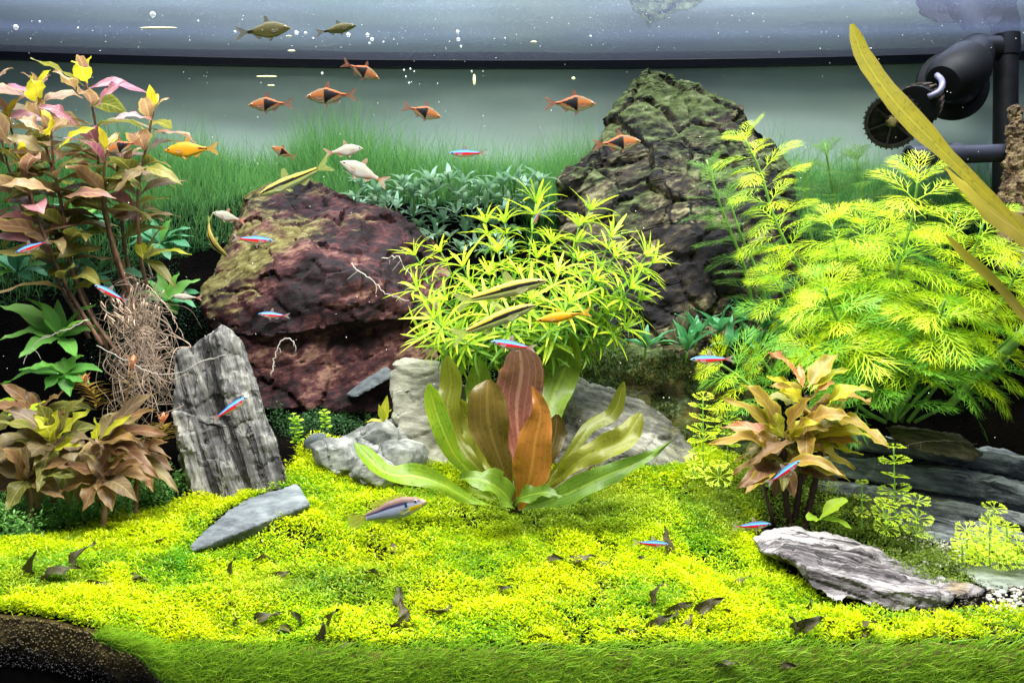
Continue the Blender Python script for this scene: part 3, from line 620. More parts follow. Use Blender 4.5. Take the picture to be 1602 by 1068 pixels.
def on_mesh(o, n, nz_min=-.2):
    me = o.data; me.calc_loop_triangles(); t = np.empty(len(me.loop_triangles) * 3, dtype=np.int32); me.loop_triangles.foreach_get("vertices", t); t = t.reshape(-1, 3)
    co = np.empty(len(me.vertices) * 3, dtype=np.float32); me.vertices.foreach_get("co", co); co = co.reshape(-1, 3)
    a, b, c = co[t[:, 0]], co[t[:, 1]], co[t[:, 2]]; nr = np.cross(b - a, c - a); ar = np.linalg.norm(nr, axis=1); nr = nr / (ar[:, None] + 1e-12)
    ar = ar * (nr[:, 2] > nz_min); pk = rs.choice(len(t), n, p=ar / ar.sum()); u = rs.uniform(0, 1, (n, 1)); v = rs.uniform(0, 1, (n, 1)); fl = (u + v) > 1; u = np.where(fl, 1 - u, u); v = np.where(fl, 1 - v, v)
    return a[pk] + (b - a)[pk] * u + (c - a)[pk] * v + np.array(o.location), nr[pk]
pp, nn = on_mesh(mossy, 30000, -.1); k = wn(pp[:, 0], pp[:, 2], 18) > -.35; pp, nn = pp[k], nn[k]; f = rs.uniform(0, 1, (len(pp), 1))
V, Fq, Cc = leaflets(pp, nn + rs.normal(0, .7, pp.shape), rs.uniform(.002, .0045, len(pp)), rs.uniform(.001, .002, len(pp)), np.array([.02, .05, .012]) * (1 - f) + np.array([.12, .18, .05]) * f)
tag(link("rock_moss", mesh_np("rock_moss", V, Fq, Cc, m_carpet)), "olive moss tufts growing on the low rock between the sword plant and the peaked rock", "moss", kind="stuff")
# ---------------------------------------------------------------- leaves
def prof_fn(kind):
    tab = {'ovate': [(0,.06),(.08,.12),(.2,.62),(.38,1),(.6,.86),(.8,.5),(.93,.2),(1,.02)],
           'lance': [(0,.10),(.12,.40),(.35,1),(.6,.85),(.82,.42),(1,.02)],
           'sword': [(0,.10),(.2,.26),(.42,.62),(.66,1),(.85,.92),(.95,.6),(1,.12)],
           'strap': [(0,.5),(.3,.9),(.7,1),(.92,.8),(1,.15)],
           'needle': [(0,.35),(.2,.8),(.5,1),(.8,.6),(1,.04)],
           'round': [(0,.1),(.12,.2),(.35,.8),(.6,1),(.85,.75),(1,.15)]}[kind]
    def f(t):
        for i in range(len(tab) - 1):
            if t <= tab[i + 1][0]:
                a, b = tab[i], tab[i + 1]; u = (t - a[0]) / (b[0] - a[0]); u = u * u * (3 - 2 * u) * .5 + u * .5; return a[1] + (b[1] - a[1]) * u
        return tab[-1][1]
    return f
def leaf_mesh(name, pts, W, mat, prof='ovate', nrm=(0, 0, 1), fold=.18, wave=0, waves=3, twist=0, n=10, nu=2, seed=0, curl=0):
    """blade along pts (points relative to the thing), W full width in metres"""
    c = catmull(pts, n); pf = prof_fn(prof); nrm = Vector(nrm).normalized(); V = []; uv = []; Fc = []
    rnd = random.Random(seed); ph = [rnd.uniform(0, 6.28) for _ in range(4)]; m = 2 * nu + 1
    for i in range(n + 1):
        t = i / n; tg = (c[min(i + 1, n)] - c[max(i - 1, 0)]).normalized(); sd = tg.cross(nrm)
        sd = sd.normalized() if sd.length > 1e-5 else tg.orthogonal().normalized(); nn = sd.cross(tg)
        if twist:
            q = Matrix.Rotation(twist * t, 3, tg); sd = q @ sd; nn = q @ nn
        w = W * .5 * pf(t)
        for k in range(m):
            u = (k - nu) / nu; a = abs(u)
            off = sd * (u * w * (1 - curl * a * .3)) + nn * (fold * a * w * (1.0 if not curl else (1 + curl * a)))
            if wave: off += nn * (wave * W * a * a * math.sin(waves * 6.283 * t + ph[0 if u > 0 else 1]) * min(1, t * 3) + wave * .4 * W * a * math.sin(waves * 15 * t + ph[2 if u > 0 else 3]))
            V.append(c[i] + off); uv.append((.5 + u * .5, t))
    for i in range(n):
        for k in range(m - 1): a = i * m + k; Fc.append((a, a + 1, a + m + 1, a + m))
    return mesh(name, V, Fc, mat, uvs=uv)
def stock(mat, L, W, prof='ovate', droop=.4, rise=0., fold=.2, wave=.08, waves=2, n=8, seed=0, nu=1, name="leaf", petiole=0, twist=0):
    """leaf along +Y, face up +Z"""
    pts = []; a = rise; p = Vector()
    for i in range(6):
        pts.append(p.copy()); p = p + Vector((0, math.cos(a), math.sin(a))) * (L / 5); a -= droop / 4
    if petiole: pts = [Vector((0, 0, 0))] + [q + Vector((0, petiole, 0)) for q in pts]
    return leaf_mesh(name, pts, W, mat, prof, (0, 0, 1), fold, wave, waves, twist, n, nu, seed)
def rod(name, pts, r, mat, parent, sides=7, rings=None, label=None):
    """stem in world points; rings: node spacing (a slightly thicker collar every so often)"""
    n = len(pts); rr = r if isinstance(r, (list, tuple)) else [r] * n
    if rings:
        tot = sum((pts[i + 1] - pts[i]).length for i in range(n - 1)); q = catmull(pts, max(8, int(tot / rings) * 4)); m = len(q)
        rr = [(rr[0] + (rr[-1] - rr[0]) * i / (m - 1)) * (1.35 if i % 4 == 2 else 1) for i in range(m)]; pts = q
    if len(rr) != len(pts): rr = [rr[0] + (rr[-1] - rr[0]) * i / (len(pts) - 1) for i in range(len(pts))]
    o = parent.location if parent else Vector(); V, Fc = tube(rel(pts, o), rr, sides)
    return link(name, mesh(name, V, Fc, mat), parent, None, label)

L_pink = mat_leaf("leaf_pink_brown", (.24,.11,.11), (.34,.23,.12), (.50,.36,.22), .35, .38, 8, edge=(.50,.42,.10))
L_olive = mat_leaf("leaf_olive", (.10,.12,.025), (.21,.20,.045), (.40,.38,.14), .4, .42, 8, edge=(.30,.30,.05))
L_yell = mat_leaf("leaf_yellow", (.42,.44,.02), (.54,.48,.03), (.45,.30,.08), .45, .4, 8)
L_mauve = mat_leaf("leaf_mauve", (.26,.08,.15), (.36,.17,.19), (.50,.30,.28), .3, .35, 8)
L_brown = mat_leaf("leaf_red_brown", (.17,.08,.045), (.24,.14,.06), (.34,.22,.12), .35, .42, 8, edge=(.32,.26,.08))
L_dull = mat_leaf("leaf_dull_pinkish", (.14,.09,.06), (.22,.18,.07), (.32,.25,.14), .35, .42, 9)
L_green = mat_leaf("leaf_mid_green", (.10,.32,.06), (.20,.46,.08), (.22,.46,.14), .4, .42, 7)
L_lime = mat_leaf("leaf_lime", (.30,.56,.03), (.48,.68,.04), (.6,.75,.15), .5, .42, 6)
L_orange = mat_leaf("leaf_orange_olive", (.30,.15,.035), (.26,.22,.035), (.44,.32,.11), .4, .4, 8, edge=(.50,.48,.04))
L_coral = mat_leaf("leaf_coral", (.46,.15,.08), (.48,.24,.09), (.8,.5,.3), .4, .4, 8)
L_goldg = mat_leaf("leaf_golden_green", (.34,.38,.02), (.50,.48,.02), (.7,.66,.2), .45, .4, 8)
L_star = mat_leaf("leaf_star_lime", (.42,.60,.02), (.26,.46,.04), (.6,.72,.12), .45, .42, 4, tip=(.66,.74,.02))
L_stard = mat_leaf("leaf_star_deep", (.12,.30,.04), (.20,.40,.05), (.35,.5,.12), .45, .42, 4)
L_feath = mat_leaf("leaf_feather_lime_lit", (.34,.56,.015), (.56,.66,.01), (.6,.78,.1), .5, .45, 4)
L_feathd = mat_leaf("leaf_feather_green_shaded", (.13,.38,.05), (.22,.50,.05), (.3,.55,.12), .5, .45, 4)
L_feathf = mat_leaf("leaf_feather_far", (.10,.22,.05), (.16,.30,.06), (.2,.32,.1), .5, .5, 4)  # darker copy for far stems, their dimness put into the colour
L_blue = mat_leaf("leaf_blue_green", (.16,.32,.22), (.36,.52,.42), (.3,.42,.3), .3, .35, 6)
L_crypt = mat_leaf("leaf_dark_green", (.05,.22,.10), (.12,.36,.17), (.14,.34,.18), .3, .38, 7)
L_umb = mat_leaf("leaf_umbrella", (.40,.60,.03), (.60,.72,.03), (.7,.8,.2), .5, .45, 4)
L_dead = mat_leaf("leaf_withered", (.03,.034,.012), (.065,.052,.022), (.13,.11,.06), .15, .6, 6, spots=.8)
L_deadr = mat_leaf("leaf_withered_rust", (.14,.06,.02), (.20,.10,.03), (.25,.16,.08), .2, .5, 6, spots=.5)
stem_br = simple("stem_brown", (.20,.11,.07), .5, .4, .5, 120); stem_gr = simple("stem_green", (.16,.32,.06), .5, .4, .4, 90)
stem_dk = simple("stem_dark", (.045,.022,.018), .6, .3, .4, 90); root_m = simple("root_tan", (.42,.31,.24), .6, .3, .5, 60); root_w = simple("root_white", (.42,.39,.36), .5, .3, .3, 60)

def plant_leaf(parent, pts, wpx, mat, prof='ovate', nrm=(0, -1, .55), **k):
    """explicit leaf through photo points [(px,py,d)...]; width in photo px"""
    q = [P(*a) - parent.location for a in pts]; d = sum(a[2] for a in pts) / len(pts)
    k.setdefault('seed', random.randint(0, 9999))
    return link("leaf", leaf_mesh("leaf", q, wpx / F * d, mat, prof, nrm, **k), parent)

# ---------------------------------------------------------------- sword plant
sw = empty("sword_plant", P(806, 797, .925), "broad leaved sword plant with red brown and green leaves in the middle of the tank", "plant")
S_brown = mat_leaf("sword_brown", (.07,.05,.010), (.12,.085,.012), (.22,.15,.04), .3, .32, spots=.35, longv=True)
S_red = mat_leaf("sword_red", (.23,.075,.055), (.32,.12,.08), (.62,.36,.26), .25, .28, spots=.35, longv=True, tip=(.20,.10,.08))
S_org = mat_leaf("sword_orange", (.34,.13,.02), (.27,.12,.02), (.52,.28,.06), .35, .32, spots=.35, longv=True)
S_green = mat_leaf("sword_green", (.07,.15,.015), (.14,.23,.02), (.32,.42,.05), .4, .34, spots=.35, longv=True)
S_lime = mat_leaf("sword_lime", (.14,.26,.015), (.34,.42,.015), (.5,.6,.06), .45, .34, spots=.35, longv=True)
S_oliv = mat_leaf("sword_olive", (.11,.13,.012), (.19,.20,.018), (.30,.32,.05), .4, .32, spots=.35, longv=True)
for pts, wd, mt, kw in [
  ([(808,787,.93),(846,705,.97),(862,630,1.0),(884,575,1.01),(896,522,1.0)], 56, S_green, dict(wave=.08, fold=.25)),
  ([(800,780,.93),(772,700,.97),(752,630,.99),(750,562,.99)], 46, S_green, dict(wave=.06)),
  ([(806,760,.93),(798,710,.935),(794,668,.94)], 18, S_lime, dict()),
  ([(812,790,.92),(814,715,.93),(808,640,.935),(816,580,.93),(812,538,.92)], 76, S_red, dict(wave=.07, fold=.12)),
  ([(808,790,.915),(786,730,.905),(766,670,.90),(762,625,.90),(764,594,.905)], 64, S_brown, dict(wave=.02, fold=.15)),
  ([(814,796,.905),(830,740,.89),(838,685,.885),(846,645,.885),(832,603,.89)], 62, S_org, dict(wave=.03, fold=.22, prof='lance')),
  ([(798,792,.92),(758,745,.93),(718,692,.94),(700,640,.945),(706,600,.95),(700,556,.945)], 40, S_oliv, dict(wave=.18, waves=1.4)),
  ([(796,794,.92),(752,752,.92),(712,712,.92),(686,655,.92),(670,600,.92)], 34, S_lime, dict(wave=.12, waves=1.5)),
  ([(798,797,.91),(740,783,.90),(690,757,.89),(650,745,.885),(600,738,.885),(556,692,.89)], 40, S_lime, dict(wave=.12, waves=1.2, nrm=(0,-.7,.8))),
  ([(800,796,.90),(796,780,.885),(770,757,.87),(738,748,.87),(716,750,.875)], 54, S_green, dict(prof='ovate', wave=.05, fold=.3, nrm=(.3,-.7,.6))),
  ([(812,792,.92),(880,725,.93),(922,668,.94),(960,645,.95),(976,597,.95)], 25, S_oliv, dict(wave=.16, waves=1.3)),
  ([(814,794,.92),(870,750,.91),(918,712,.90),(972,690,.90),(1003,646,.91)], 42, S_oliv, dict(wave=.14, fold=.25)),
  ([(812,797,.91),(880,775,.89),(945,745,.88),(1000,722,.875),(1052,688,.88)], 40, S_green, dict(wave=.06, prof='lance', fold=.25)),
  ([(812,797,.92),(850,788,.90),(900,768,.895),(960,752,.89)], 18, S_lime, dict(wave=.08)),
  ([(810,797,.93),(850,770,.95),(890,742,.96),(925,728,.97)], 30, S_brown, dict(wave=.05)),
  ([(816,798,.94),(880,790,.96),(940,770,.97),(985,748,.98)], 22, S_brown, dict(wave=.1)),
  ([(800,792,.935),(772,742,.945),(742,690,.95),(728,650,.955),(716,622,.95)], 30, S_oliv, dict(wave=.14)),
  ([(816,790,.94),(842,740,.95),(866,690,.96),(872,648,.965)], 34, S_brown, dict(wave=.08)),
  ([(804,796,.90),(812,780,.89),(852,770,.87),(884,778,.865)], 34, S_green, dict(wave=.08, prof='ovate', nrm=(-.3,-.6,.7))),
  ([(806,797,.93),(760,776,.94),(730,772,.945),(700,780,.94)], 20, S_lime, dict(wave=.12)),
  ([(802,795,.94),(812,730,.96),(838,680,.97),(858,640,.98)], 30, S_green, dict(wave=.05))]:
    kw.setdefault('prof', 'sword'); kw['wave'] = kw.get('wave', .05) + .07; plant_leaf(sw, pts, wd, mt, n=18, nu=4, **kw)
for a, b in (((806,800,.92),(806,778,.92)), ((812,800,.915),(816,782,.91)), ((800,800,.92),(794,784,.92))):
    rod("stalk", [P(*a), P(*b)], [.003, .002], stem_dk, sw)

# ---------------------------------------------------------------- orange leaved plant at right
og = empty("orange_leaved_plant", P(1243, 832, .92), "bushy orange and olive leaved plant on dark stems behind the streaked slate", "plant")
T1 = (1262,612); T2 = (1225,680)
OL = [((1258,606),(1204,550),30,L_coral),((1256,606),(1250,568),13,L_coral),((1264,606),(1312,553),30,L_orange),((1268,612),(1330,578),18,L_goldg),((1252,614),(1198,590),20,L_goldg),
 ((1258,624),(1206,602),28,L_orange),((1270,622),(1306,600),24,L_coral),((1272,636),(1362,628),38,L_orange),((1282,648),(1392,700),34,L_orange),((1282,640),(1366,610),30,L_goldg),((1262,640),(1218,612),26,L_goldg),
 ((1225,676),(1160,600),30,L_orange),((1225,672),(1208,646),17,L_coral),((1230,676),(1270,622),28,L_orange),((1220,680),(1128,622),22,L_orange),((1218,688),(1128,668),24,L_coral),((1232,682),(1280,660),26,L_goldg),((1226,684),(1188,640),28,L_goldg),
 ((1240,700),(1336,735),30,L_orange),((1244,706),(1350,712),20,L_goldg),((1222,702),(1108,696),26,L_orange),((1222,716),(1146,742),24,L_brown),((1240,724),(1330,752),26,L_orange),((1218,730),(1166,772),24,L_orange),
 ((1252,690),(1384,688),20,L_goldg),((1228,712),(1226,768),26,L_olive),((1262,660),(1330,652),30,L_orange),((1250,668),(1312,700),28,L_brown),((1214,704),(1180,680),26,L_orange),((1236,736),(1300,728),24,L_olive),
 ((1222,694),(1160,712),24,L_olive),((1262,628),(1246,650),26,L_orange),((1215,668),(1176,636),24,L_orange),((1272,676),(1350,668),26,L_olive),((1236,712),(1262,752),22,L_brown),((1206,742),(1152,716),20,L_olive),((1248,640),(1290,664),26,L_orange)]
for _ in range(26):
    bx, by = random.choice([(1258, 640), (1228, 700), (1262, 670), (1226, 725), (1245, 690)]); an = random.uniform(0, 6.28); rr = random.uniform(55, 105)
    OL.append(((bx, by), (bx + rr * math.cos(an), by + rr * .55 * math.sin(an)), random.uniform(18, 28), random.choice([L_orange, L_olive, L_brown, L_orange])))
for i, (a, b, wd, mt) in enumerate(OL):
    d0 = .925 + random.uniform(-.02, .02); dz = random.uniform(-.05, .03); L = math.hypot(b[0] - a[0], b[1] - a[1])
    sag = -random.uniform(.06, .16) * L; mx = (a[0] * .5 + b[0] * .5, a[1] * .5 + b[1] * .5 + sag)
    plant_leaf(og, [(a[0], a[1], d0), (mx[0], mx[1], d0 + dz * .6), (b[0], b[1], d0 + dz)], wd * 1.12, mt, 'ovate', nrm=(random.uniform(-.5, .5), -random.uniform(.3, 1), random.uniform(.4, 1)), fold=.3, wave=.14, waves=2.2, n=12, nu=3)
for st in ([(1262,618),(1258,700),(1250,765),(1240,836)], [(1225,684),(1228,760),(1236,836)], [(1290,650),(1278,740),(1256,836)]):
    rod("stem", [P(x, y, .925 + .005 * i) for i, (x, y) in enumerate(st)], [.0022, .0034], stem_dk, og, rings=.012)
rod("stem", [P(1188, 742, .93), P(1200, 780, .92), P(1214, 832, .92)], [.0015, .002], stem_dk, og)

# ---------------------------------------------------------------- tall brownish stems at left
def leafset(mt, n, L, W, **k): return [stock(mt, L * random.uniform(.85, 1.1), W * random.uniform(.85, 1.1), seed=i, droop=random.uniform(.2, 1.1), wave=random.uniform(.06, .14), waves=random.uniform(1, 2.4), n=9, nu=2, petiole=.004, **k) for i in range(n)]
HP = {m.name: leafset(m, 3, .046, .019) for m in (L_pink, L_mauve, L_olive, L_dull)}; HY = leafset(L_yell, 2, .030, .015, rise=.3)
TS = [([(132,118),(150,200),(157,300),(175,385),(195,460),(215,540)], .99, "top touching the black rim, capped by yellow leaves"),
 ([(60,140),(72,230),(92,300),(103,390),(135,470),(168,548)], 1.0, "one big serrated yellow leaf near its top"),
 ([(240,170),(232,215),(216,300),(220,400),(230,452)], .98, "the one farthest right with a mauve leaf"),
 ([(80,205),(84,260),(98,330),(112,420),(140,490),(190,560)], .96, "second from the left edge with yellow heart shaped tip"),
 ([(165,235),(162,300),(172,360),(200,450),(212,480)], .96, "short one in the middle behind the red fish"),
 ([(196,255),(190,320),(194,380),(205,440)], 1.02, "thin one standing behind the others"),
 ([(12,180),(40,290),(62,350),(90,440),(140,520)], 1.0, "leaning from the left edge"),
 ([(36,250),(56,330),(82,400),(112,462),(160,540)], .95, "low leaning one in front at the left"),
 ([(-14,130),(8,240),(40,340),(80,420),(140,530)], 1.03, "leaves cut off by the left edge of the photo")]
for si, (pl, d, txt) in enumerate(TS):
    pts = [P(x, y, d + .012 * i) for i, (x, y) in enumerate(pl)]; base = pts[-1]
    rt = empty("tall_stem_plant", base, "tall pinkish leaved stem, " + txt, "plant", "tall stems of the reddish plant at left")
    rod("stem", pts, [.0010, .0022], stem_br, rt, rings=.016)
    path = catmull(pts, 60); tot = sum((path[i + 1] - path[i]).length for i in range(60)); sp = .016; az = random.uniform(0, 3.14); k = 0; s = 0; acc = 0
    lim = min(tot * .72, .17 if si not in (4,) else .07)
    for i in range(60):
        acc += (path[i + 1] - path[i]).length
        if acc < s: continue
        if s > lim: break
        up = (path[max(i - 1, 0)] - path[i + 1]).normalized(); young = s < .012
        for q in (0, 1):
            a = az + q * math.pi + random.uniform(-.3, .3); el = (.9 if young else random.uniform(-.1, .45)); dv = Vector((math.cos(a) * math.cos(el), math.sin(a) * math.cos(el), math.sin(el))) + up * .3
            if young: me = random.choice(HY) if random.random() < .5 else random.choice(HP[L_pink.name])
            else:
                f = min(1, s / max(lim, .05)); nm = random.choices([L_pink, L_mauve, L_olive, L_dull], [1.6 * (1 - f) + .2, 1.0 * (1 - f), .3 + 1.8 * f, .9])[0].name; me = random.choice(HP[nm])
            link("leaf", me, rt, frame(path[i], dv, (0, -.25, 1), random.uniform(.5, .8) if young else random.uniform(.95, 1.45), random.uniform(-.6, .6)))
        az += 1.571 + random.uniform(-.3, .3); s += sp * (.5 if young else random.uniform(.8, 1.3)); k += 1
# extra large leaves seen clearly, on the second and fourth stems
R0 = [o for o in C.objects if o.name.startswith("tall_stem_plant")]
for par, a, b, wd, mt in ((1,(60,162,.985),(48,118,.95),34,L_yell),(0,(137,130,.97),(112,95,.94),30,L_yell),(3,(78,212,.94),(82,186,.92),28,L_yell),(0,(148,170,.97),(195,128,.95),32,L_mauve),(1,(120,195,.96),(60,168,.93),30,L_mauve),
  (2,(242,190,.96),(178,186,.93),24,L_mauve),(3,(72,212,.94),(26,186,.92),30,L_pink),(0,(118,140,.96),(82,112,.93),30,L_pink),(3,(85,300,.94),(2,290,.91),26,L_pink),(0,(98,308,.95),(182,310,.93),26,L_pink),(2,(220,262,.96),(286,290,.94),24,L_olive),
  (4,(150,250,.95),(92,262,.93),20,L_olive),(2,(232,260,.96),(180,300,.94),28,L_dull),(3,(88,235,.94),(148,200,.92),24,L_goldg),(6,(20,235,.98),(-30,160,.95),36,L_pink),(1,(75,245,.97),(10,215,.95),30,L_dull)):
    mx = ((a[0] + b[0]) / 2, (a[1] + b[1]) / 2 - 8, (a[2] + b[2]) / 2 - .008)
    plant_leaf(R0[par], [a, mx, b], wd, mt, 'ovate', nrm=(random.uniform(-.3, .3), -.8, .6), fold=.15, wave=.1, waves=2.5, n=12, nu=3)

# root tangle
V = []; Fc = []
def strand(a, b, wob, r, n=12):
    m = [a.lerp(b, k / 4) + Vector((random.gauss(0, wob), random.gauss(0, wob * .5), random.gauss(0, wob))) for k in range(5)]; m[0] = a
    return tube(catmull(m, n), [r * min(1, .25 + i * .25) * (1 - .6 * i / n) for i in range(n + 1)], 4)
parts = []
for _ in range(190):
    y = random.uniform(425, 590); x = random.gauss(205 + (y - 430) * .10, 10 + (y - 425) * .13); d = random.uniform(.985, 1.07)
    a = P(x, y, d); b = P(x + random.gauss(18, 22), y + random.uniform(20, 120), d + random.uniform(-.02, .02))
    q = b; xx_, yy_ = proj(q.x, q.y, q.z)
    parts.append(strand(a, b, .011, random.uniform(.0003, .0006), 22))
for _ in range(16):
    x = random.uniform(180, 240); y = random.uniform(440, 480); q = [P(x + 30 * math.cos(t) * random.uniform(.5, 1), y + 40 * t / 3 + 26 * math.sin(t * 1.3), .96 + .01 * math.sin(t)) for t in [0, .8, 1.6, 2.4, 3.2, 4.0]]
    parts.append(tube(catmull(q, 16), .0006, 5))
V, Fc = join(parts); rtg = link("root_tangle", mesh("root_tangle", V, Fc, root_m)); tag(rtg, "tangled mass of thin tan roots hanging between the tall stems and the standing slab rock", "roots", kind="stuff")
def root(label, pts, r=.0011, mat=None):
    q = catmull([P(*p) for p in pts], 26); o = q[0]; q = [v + Vector((random.gauss(0, .0006), 0, random.gauss(0, .0006))) for v in q]; o = q[0]; br = [tube(rel(q, o), [r * .62 * (1.1 - .6 * i / 26) for i in range(27)], 6)]
    for k in range(4, 26, 4 if r < .001 else 8):
        e = q[k] + Vector((random.gauss(0, .005), random.gauss(0, .003), random.gauss(-.006, .004))); br.append(tube(rel(catmull([q[k], q[k].lerp(e, .5) + Vector((.001, 0, .001)), e], 6), o), r * .25, 4))
    V, Fc = join(br)
    ob = link("root", mesh("root", V, Fc, mat or root_w)); ob.location = o; tag(ob, label, "root")
root("white root curling up and over beside the standing slab, in front of the lava rock", [(424,588,1.0),(430,560,1.0),(438,536,1.0),(452,529,1.0),(463,540,1.0),(461,552,1.0)])
root("white wavy root running across the face of the lava rock", [(549,411,1.02),(560,424,1.02),(582,438,1.02),(598,455,1.02),(615,463,1.02),(640,470,1.02)])
root("short white root at the left tips of the star leaved plant", [(596,404,1.04),(625,403,1.02),(633,420,1.02),(652,440,1.0)], .0009)
root("pale root reaching down to the left over the broad green leaves", [(136,500,.95),(100,518,.95),(62,532,.95),(46,550,.95),(36,571,.95)], .0010)
root("branching white root lying across the top of the standing slab", [(150,540,.955),(200,565,.95),(240,583,.945),(280,583,.94),(315,565,.94),(352,556,.94)], .0008)
root("long pale root dropping right from the tangle behind the standing slab", [(230,445,.97),(262,480,.97),(275,505,.97),(290,530,.97)], .0009, root_m)
root("thin dark roots hanging under the feathery plant", [(1400,700,1.0),(1450,690,1.0),(1500,690,1.0),(1530,695,1.0)], .0005, root_m)

# ---------------------------------------------------------------- left broad green plants
def rosette(name, label, c, tips, mat, group=None, prof='lance', d=None, wave=.08, cat="plant", fold=.2, rnd_d=.02, sag=.12):
    rt = empty(name, P(*c), label, cat, group)
    for tx, ty, wd in tips:
        L = math.hypot(tx - c[0], ty - c[1]); dz = random.uniform(-rnd_d * 2, rnd_d); mt = random.choice(mat) if isinstance(mat, list) else mat
        plant_leaf(rt, [c, ((c[0] + tx) / 2, (c[1] + ty) / 2 - sag * L, c[2] + dz * .5), (tx, ty, c[2] + dz)], wd, mt, prof, nrm=(random.uniform(-.3, .3), -random.uniform(.3, .9), 1), fold=fold, wave=wave, waves=2, n=10, nu=2)
    return rt
rosette("broad_leaved_plant", "mid green broad pointed leaved plant low at left under the brown stems", (93,528,1.0), [(0,478,34),(38,462,28),(152,474,30),(140,500,26),(0,532,30),(60,470,24),(120,560,26),(30,560,30),(170,520,24),(90,468,22)], L_green)
rosette("broad_leaved_plant", "lower mid green leaved plant at the far left just above the reddish clump", (100,585,.99), [(2,602,34),(60,570,30),(130,555,30),(140,600,30),(100,560,28),(30,580,28),(110,620,26),(160,580,24),(70,610,28)], L_green)
rosette("broad_leaved_plant", "dark green leaves in the shade behind the tall stems", (150,430,1.05), [(60,420,26),(100,390,24),(200,400,24),(240,440,24),(110,470,28),(180,470,26),(60,460,26)], L_crypt)
for c, lb in (((28,425,1.09), "dark green leafy plant in the shade at the left edge"), ((262,470,1.10), "dark green leafy plant in the shade left of the lava rock"), ((120,350,1.13), "dark green leafy plant deep behind the tall stems"), ((250,380,1.12), "dark green leafy plant below the turf left of the lava rock")):
    rosette("dark_leafy_plant", lb, c, [(c[0] + 62 * math.cos(a) * random.uniform(.7, 1.1), c[1] - 10 - 36 * math.sin(a) * random.uniform(.6, 1.1), random.uniform(15, 23)) for a in [k * .63 for k in range(10)]], [L_crypt, L_green, L_crypt])
rosette("small_leaved_plant", "yellow green small leaved plant at the left edge above the reddish clump", (40,650,.96), [(0,625,18),(20,632,18),(38,640,14),(14,650,16),(60,640,18),(70,628,16),(30,665,14),(5,640,16)], L_lime, prof='round')
rosette("leafy_shoot", "pale shoot of yellow green leaves right of the tall stems beside the dark gap", (225,405,1.0), [(268,392,22),(300,398,20),(250,380,18),(255,355,10),(215,375,20),(240,420,20),(275,450,18)], [L_goldg, L_olive])

# reddish clump, two crowns and a fringe
def crown(label, c, tips, mats, name="reddish_bush"):
    rt = empty(name, P(c[0], c[1] + 60, c[2]), label, "plant", None)
    for tx, ty, wd in tips:
        L = math.hypot(tx - c[0], ty - c[1]); dz = random.uniform(-.05, .01); a = (c[0] + random.uniform(-6, 6), c[1] + random.uniform(-6, 10), c[2])
        plant_leaf(rt, [a, ((c[0] + tx) / 2, (c[1] + ty) / 2 - .10 * L, c[2] + dz * .6), (tx, ty, c[2] + dz)], wd, random.choice(mats), 'ovate', nrm=(random.uniform(-.4, .4), -random.uniform(.4, 1), .8), fold=.2, wave=.12, waves=2, n=12, nu=3)
    rod("stem", [P(c[0], c[1], c[2]), P(c[0] + 4, c[1] + 40, c[2]), P(c[0], c[1] + 95, c[2])], [.0022, .003], stem_br, rt, rings=.012); return rt
c1 = crown("reddish brown bush at lower left whose centre leaves are yellow green", (84,690,.94), [(10,640,42),(0,690,44),(20,770,46),(-30,740,40),(60,630,34),(100,642,40),(135,700,40),(60,770,34),(150,740,38),(-20,700,40),(110,790,40),(40,720,44),(130,620,30),(160,670,34),(95,760,34),(-10,660,30)], [L_dull, L_brown, L_olive, L_dull])
c2 = crown("reddish brown bush between the yellow centred one and the standing slab", (155,690,.93), [(250,612,30),(262,680,34),(236,712,32),(250,750,30),(190,640,30),(215,655,28),(170,770,48),(120,788,46),(190,770,20),(130,730,34),(245,640,26),(110,690,30),(170,742,30),(268,716,26),(215,690,36),(200,735,28)], [L_brown, L_dull, L_brown, L_pink])
crown("low olive brown leaves behind the yellow centred reddish bush", (60,650,.98), [(-20,640,34),(0,600,28),(40,610,26),(100,612,28),(120,650,30),(30,680,34),(90,690,34),(-30,680,34),(150,640,26)], [L_olive, L_dull, L_brown])
crown("low spreading olive brown bush at the very lower left corner of the planting", (45,748,.92), [(-40,730,34),(-30,780,32),(10,800,34),(60,798,30),(100,780,32),(120,745,30),(0,700,32),(80,705,30),(40,690,26),(-50,700,30),(110,720,28)], [L_dull, L_olive, L_brown])
crown("low spreading red brown bush in front of and below the two taller ones", (160,745,.915), [(90,730,30),(95,770,32),(130,800,36),(175,800,34),(215,785,32),(238,750,30),(205,710,28),(130,705,26),(170,698,26),(225,725,28)], [L_brown, L_dull, L_brown])
crown("low brown leaves between the reddish bushes and the foot of the standing slab", (210,715,.95), [(260,690,26),(272,735,28),(240,770,30),(200,765,28),(170,720,28),(225,680,24),(280,770,24),(180,690,24),(255,660,22)], [L_brown, L_dull, L_olive])
for rt, a, b, wd, mt in ((c1,(84,686,.92),(52,648,.89),30,L_goldg),(c1,(88,686,.92),(140,640,.89),34,L_goldg),(c1,(84,690,.92),(90,640,.89),36,L_goldg),(c1,(86,700,.92),(128,696,.89),28,L_goldg),(c2,(155,688,.91),(205,650,.88),24,L_goldg),(c2,(152,688,.91),(148,652,.88),22,L_goldg)):
    plant_leaf(rt, [a, ((a[0]+b[0])/2, (a[1]+b[1])/2 - 4, (a[2]+b[2])/2 - .01), b], wd, mt, 'ovate', nrm=(0,-.8,.7), fold=.15, wave=.1, n=10, nu=3)
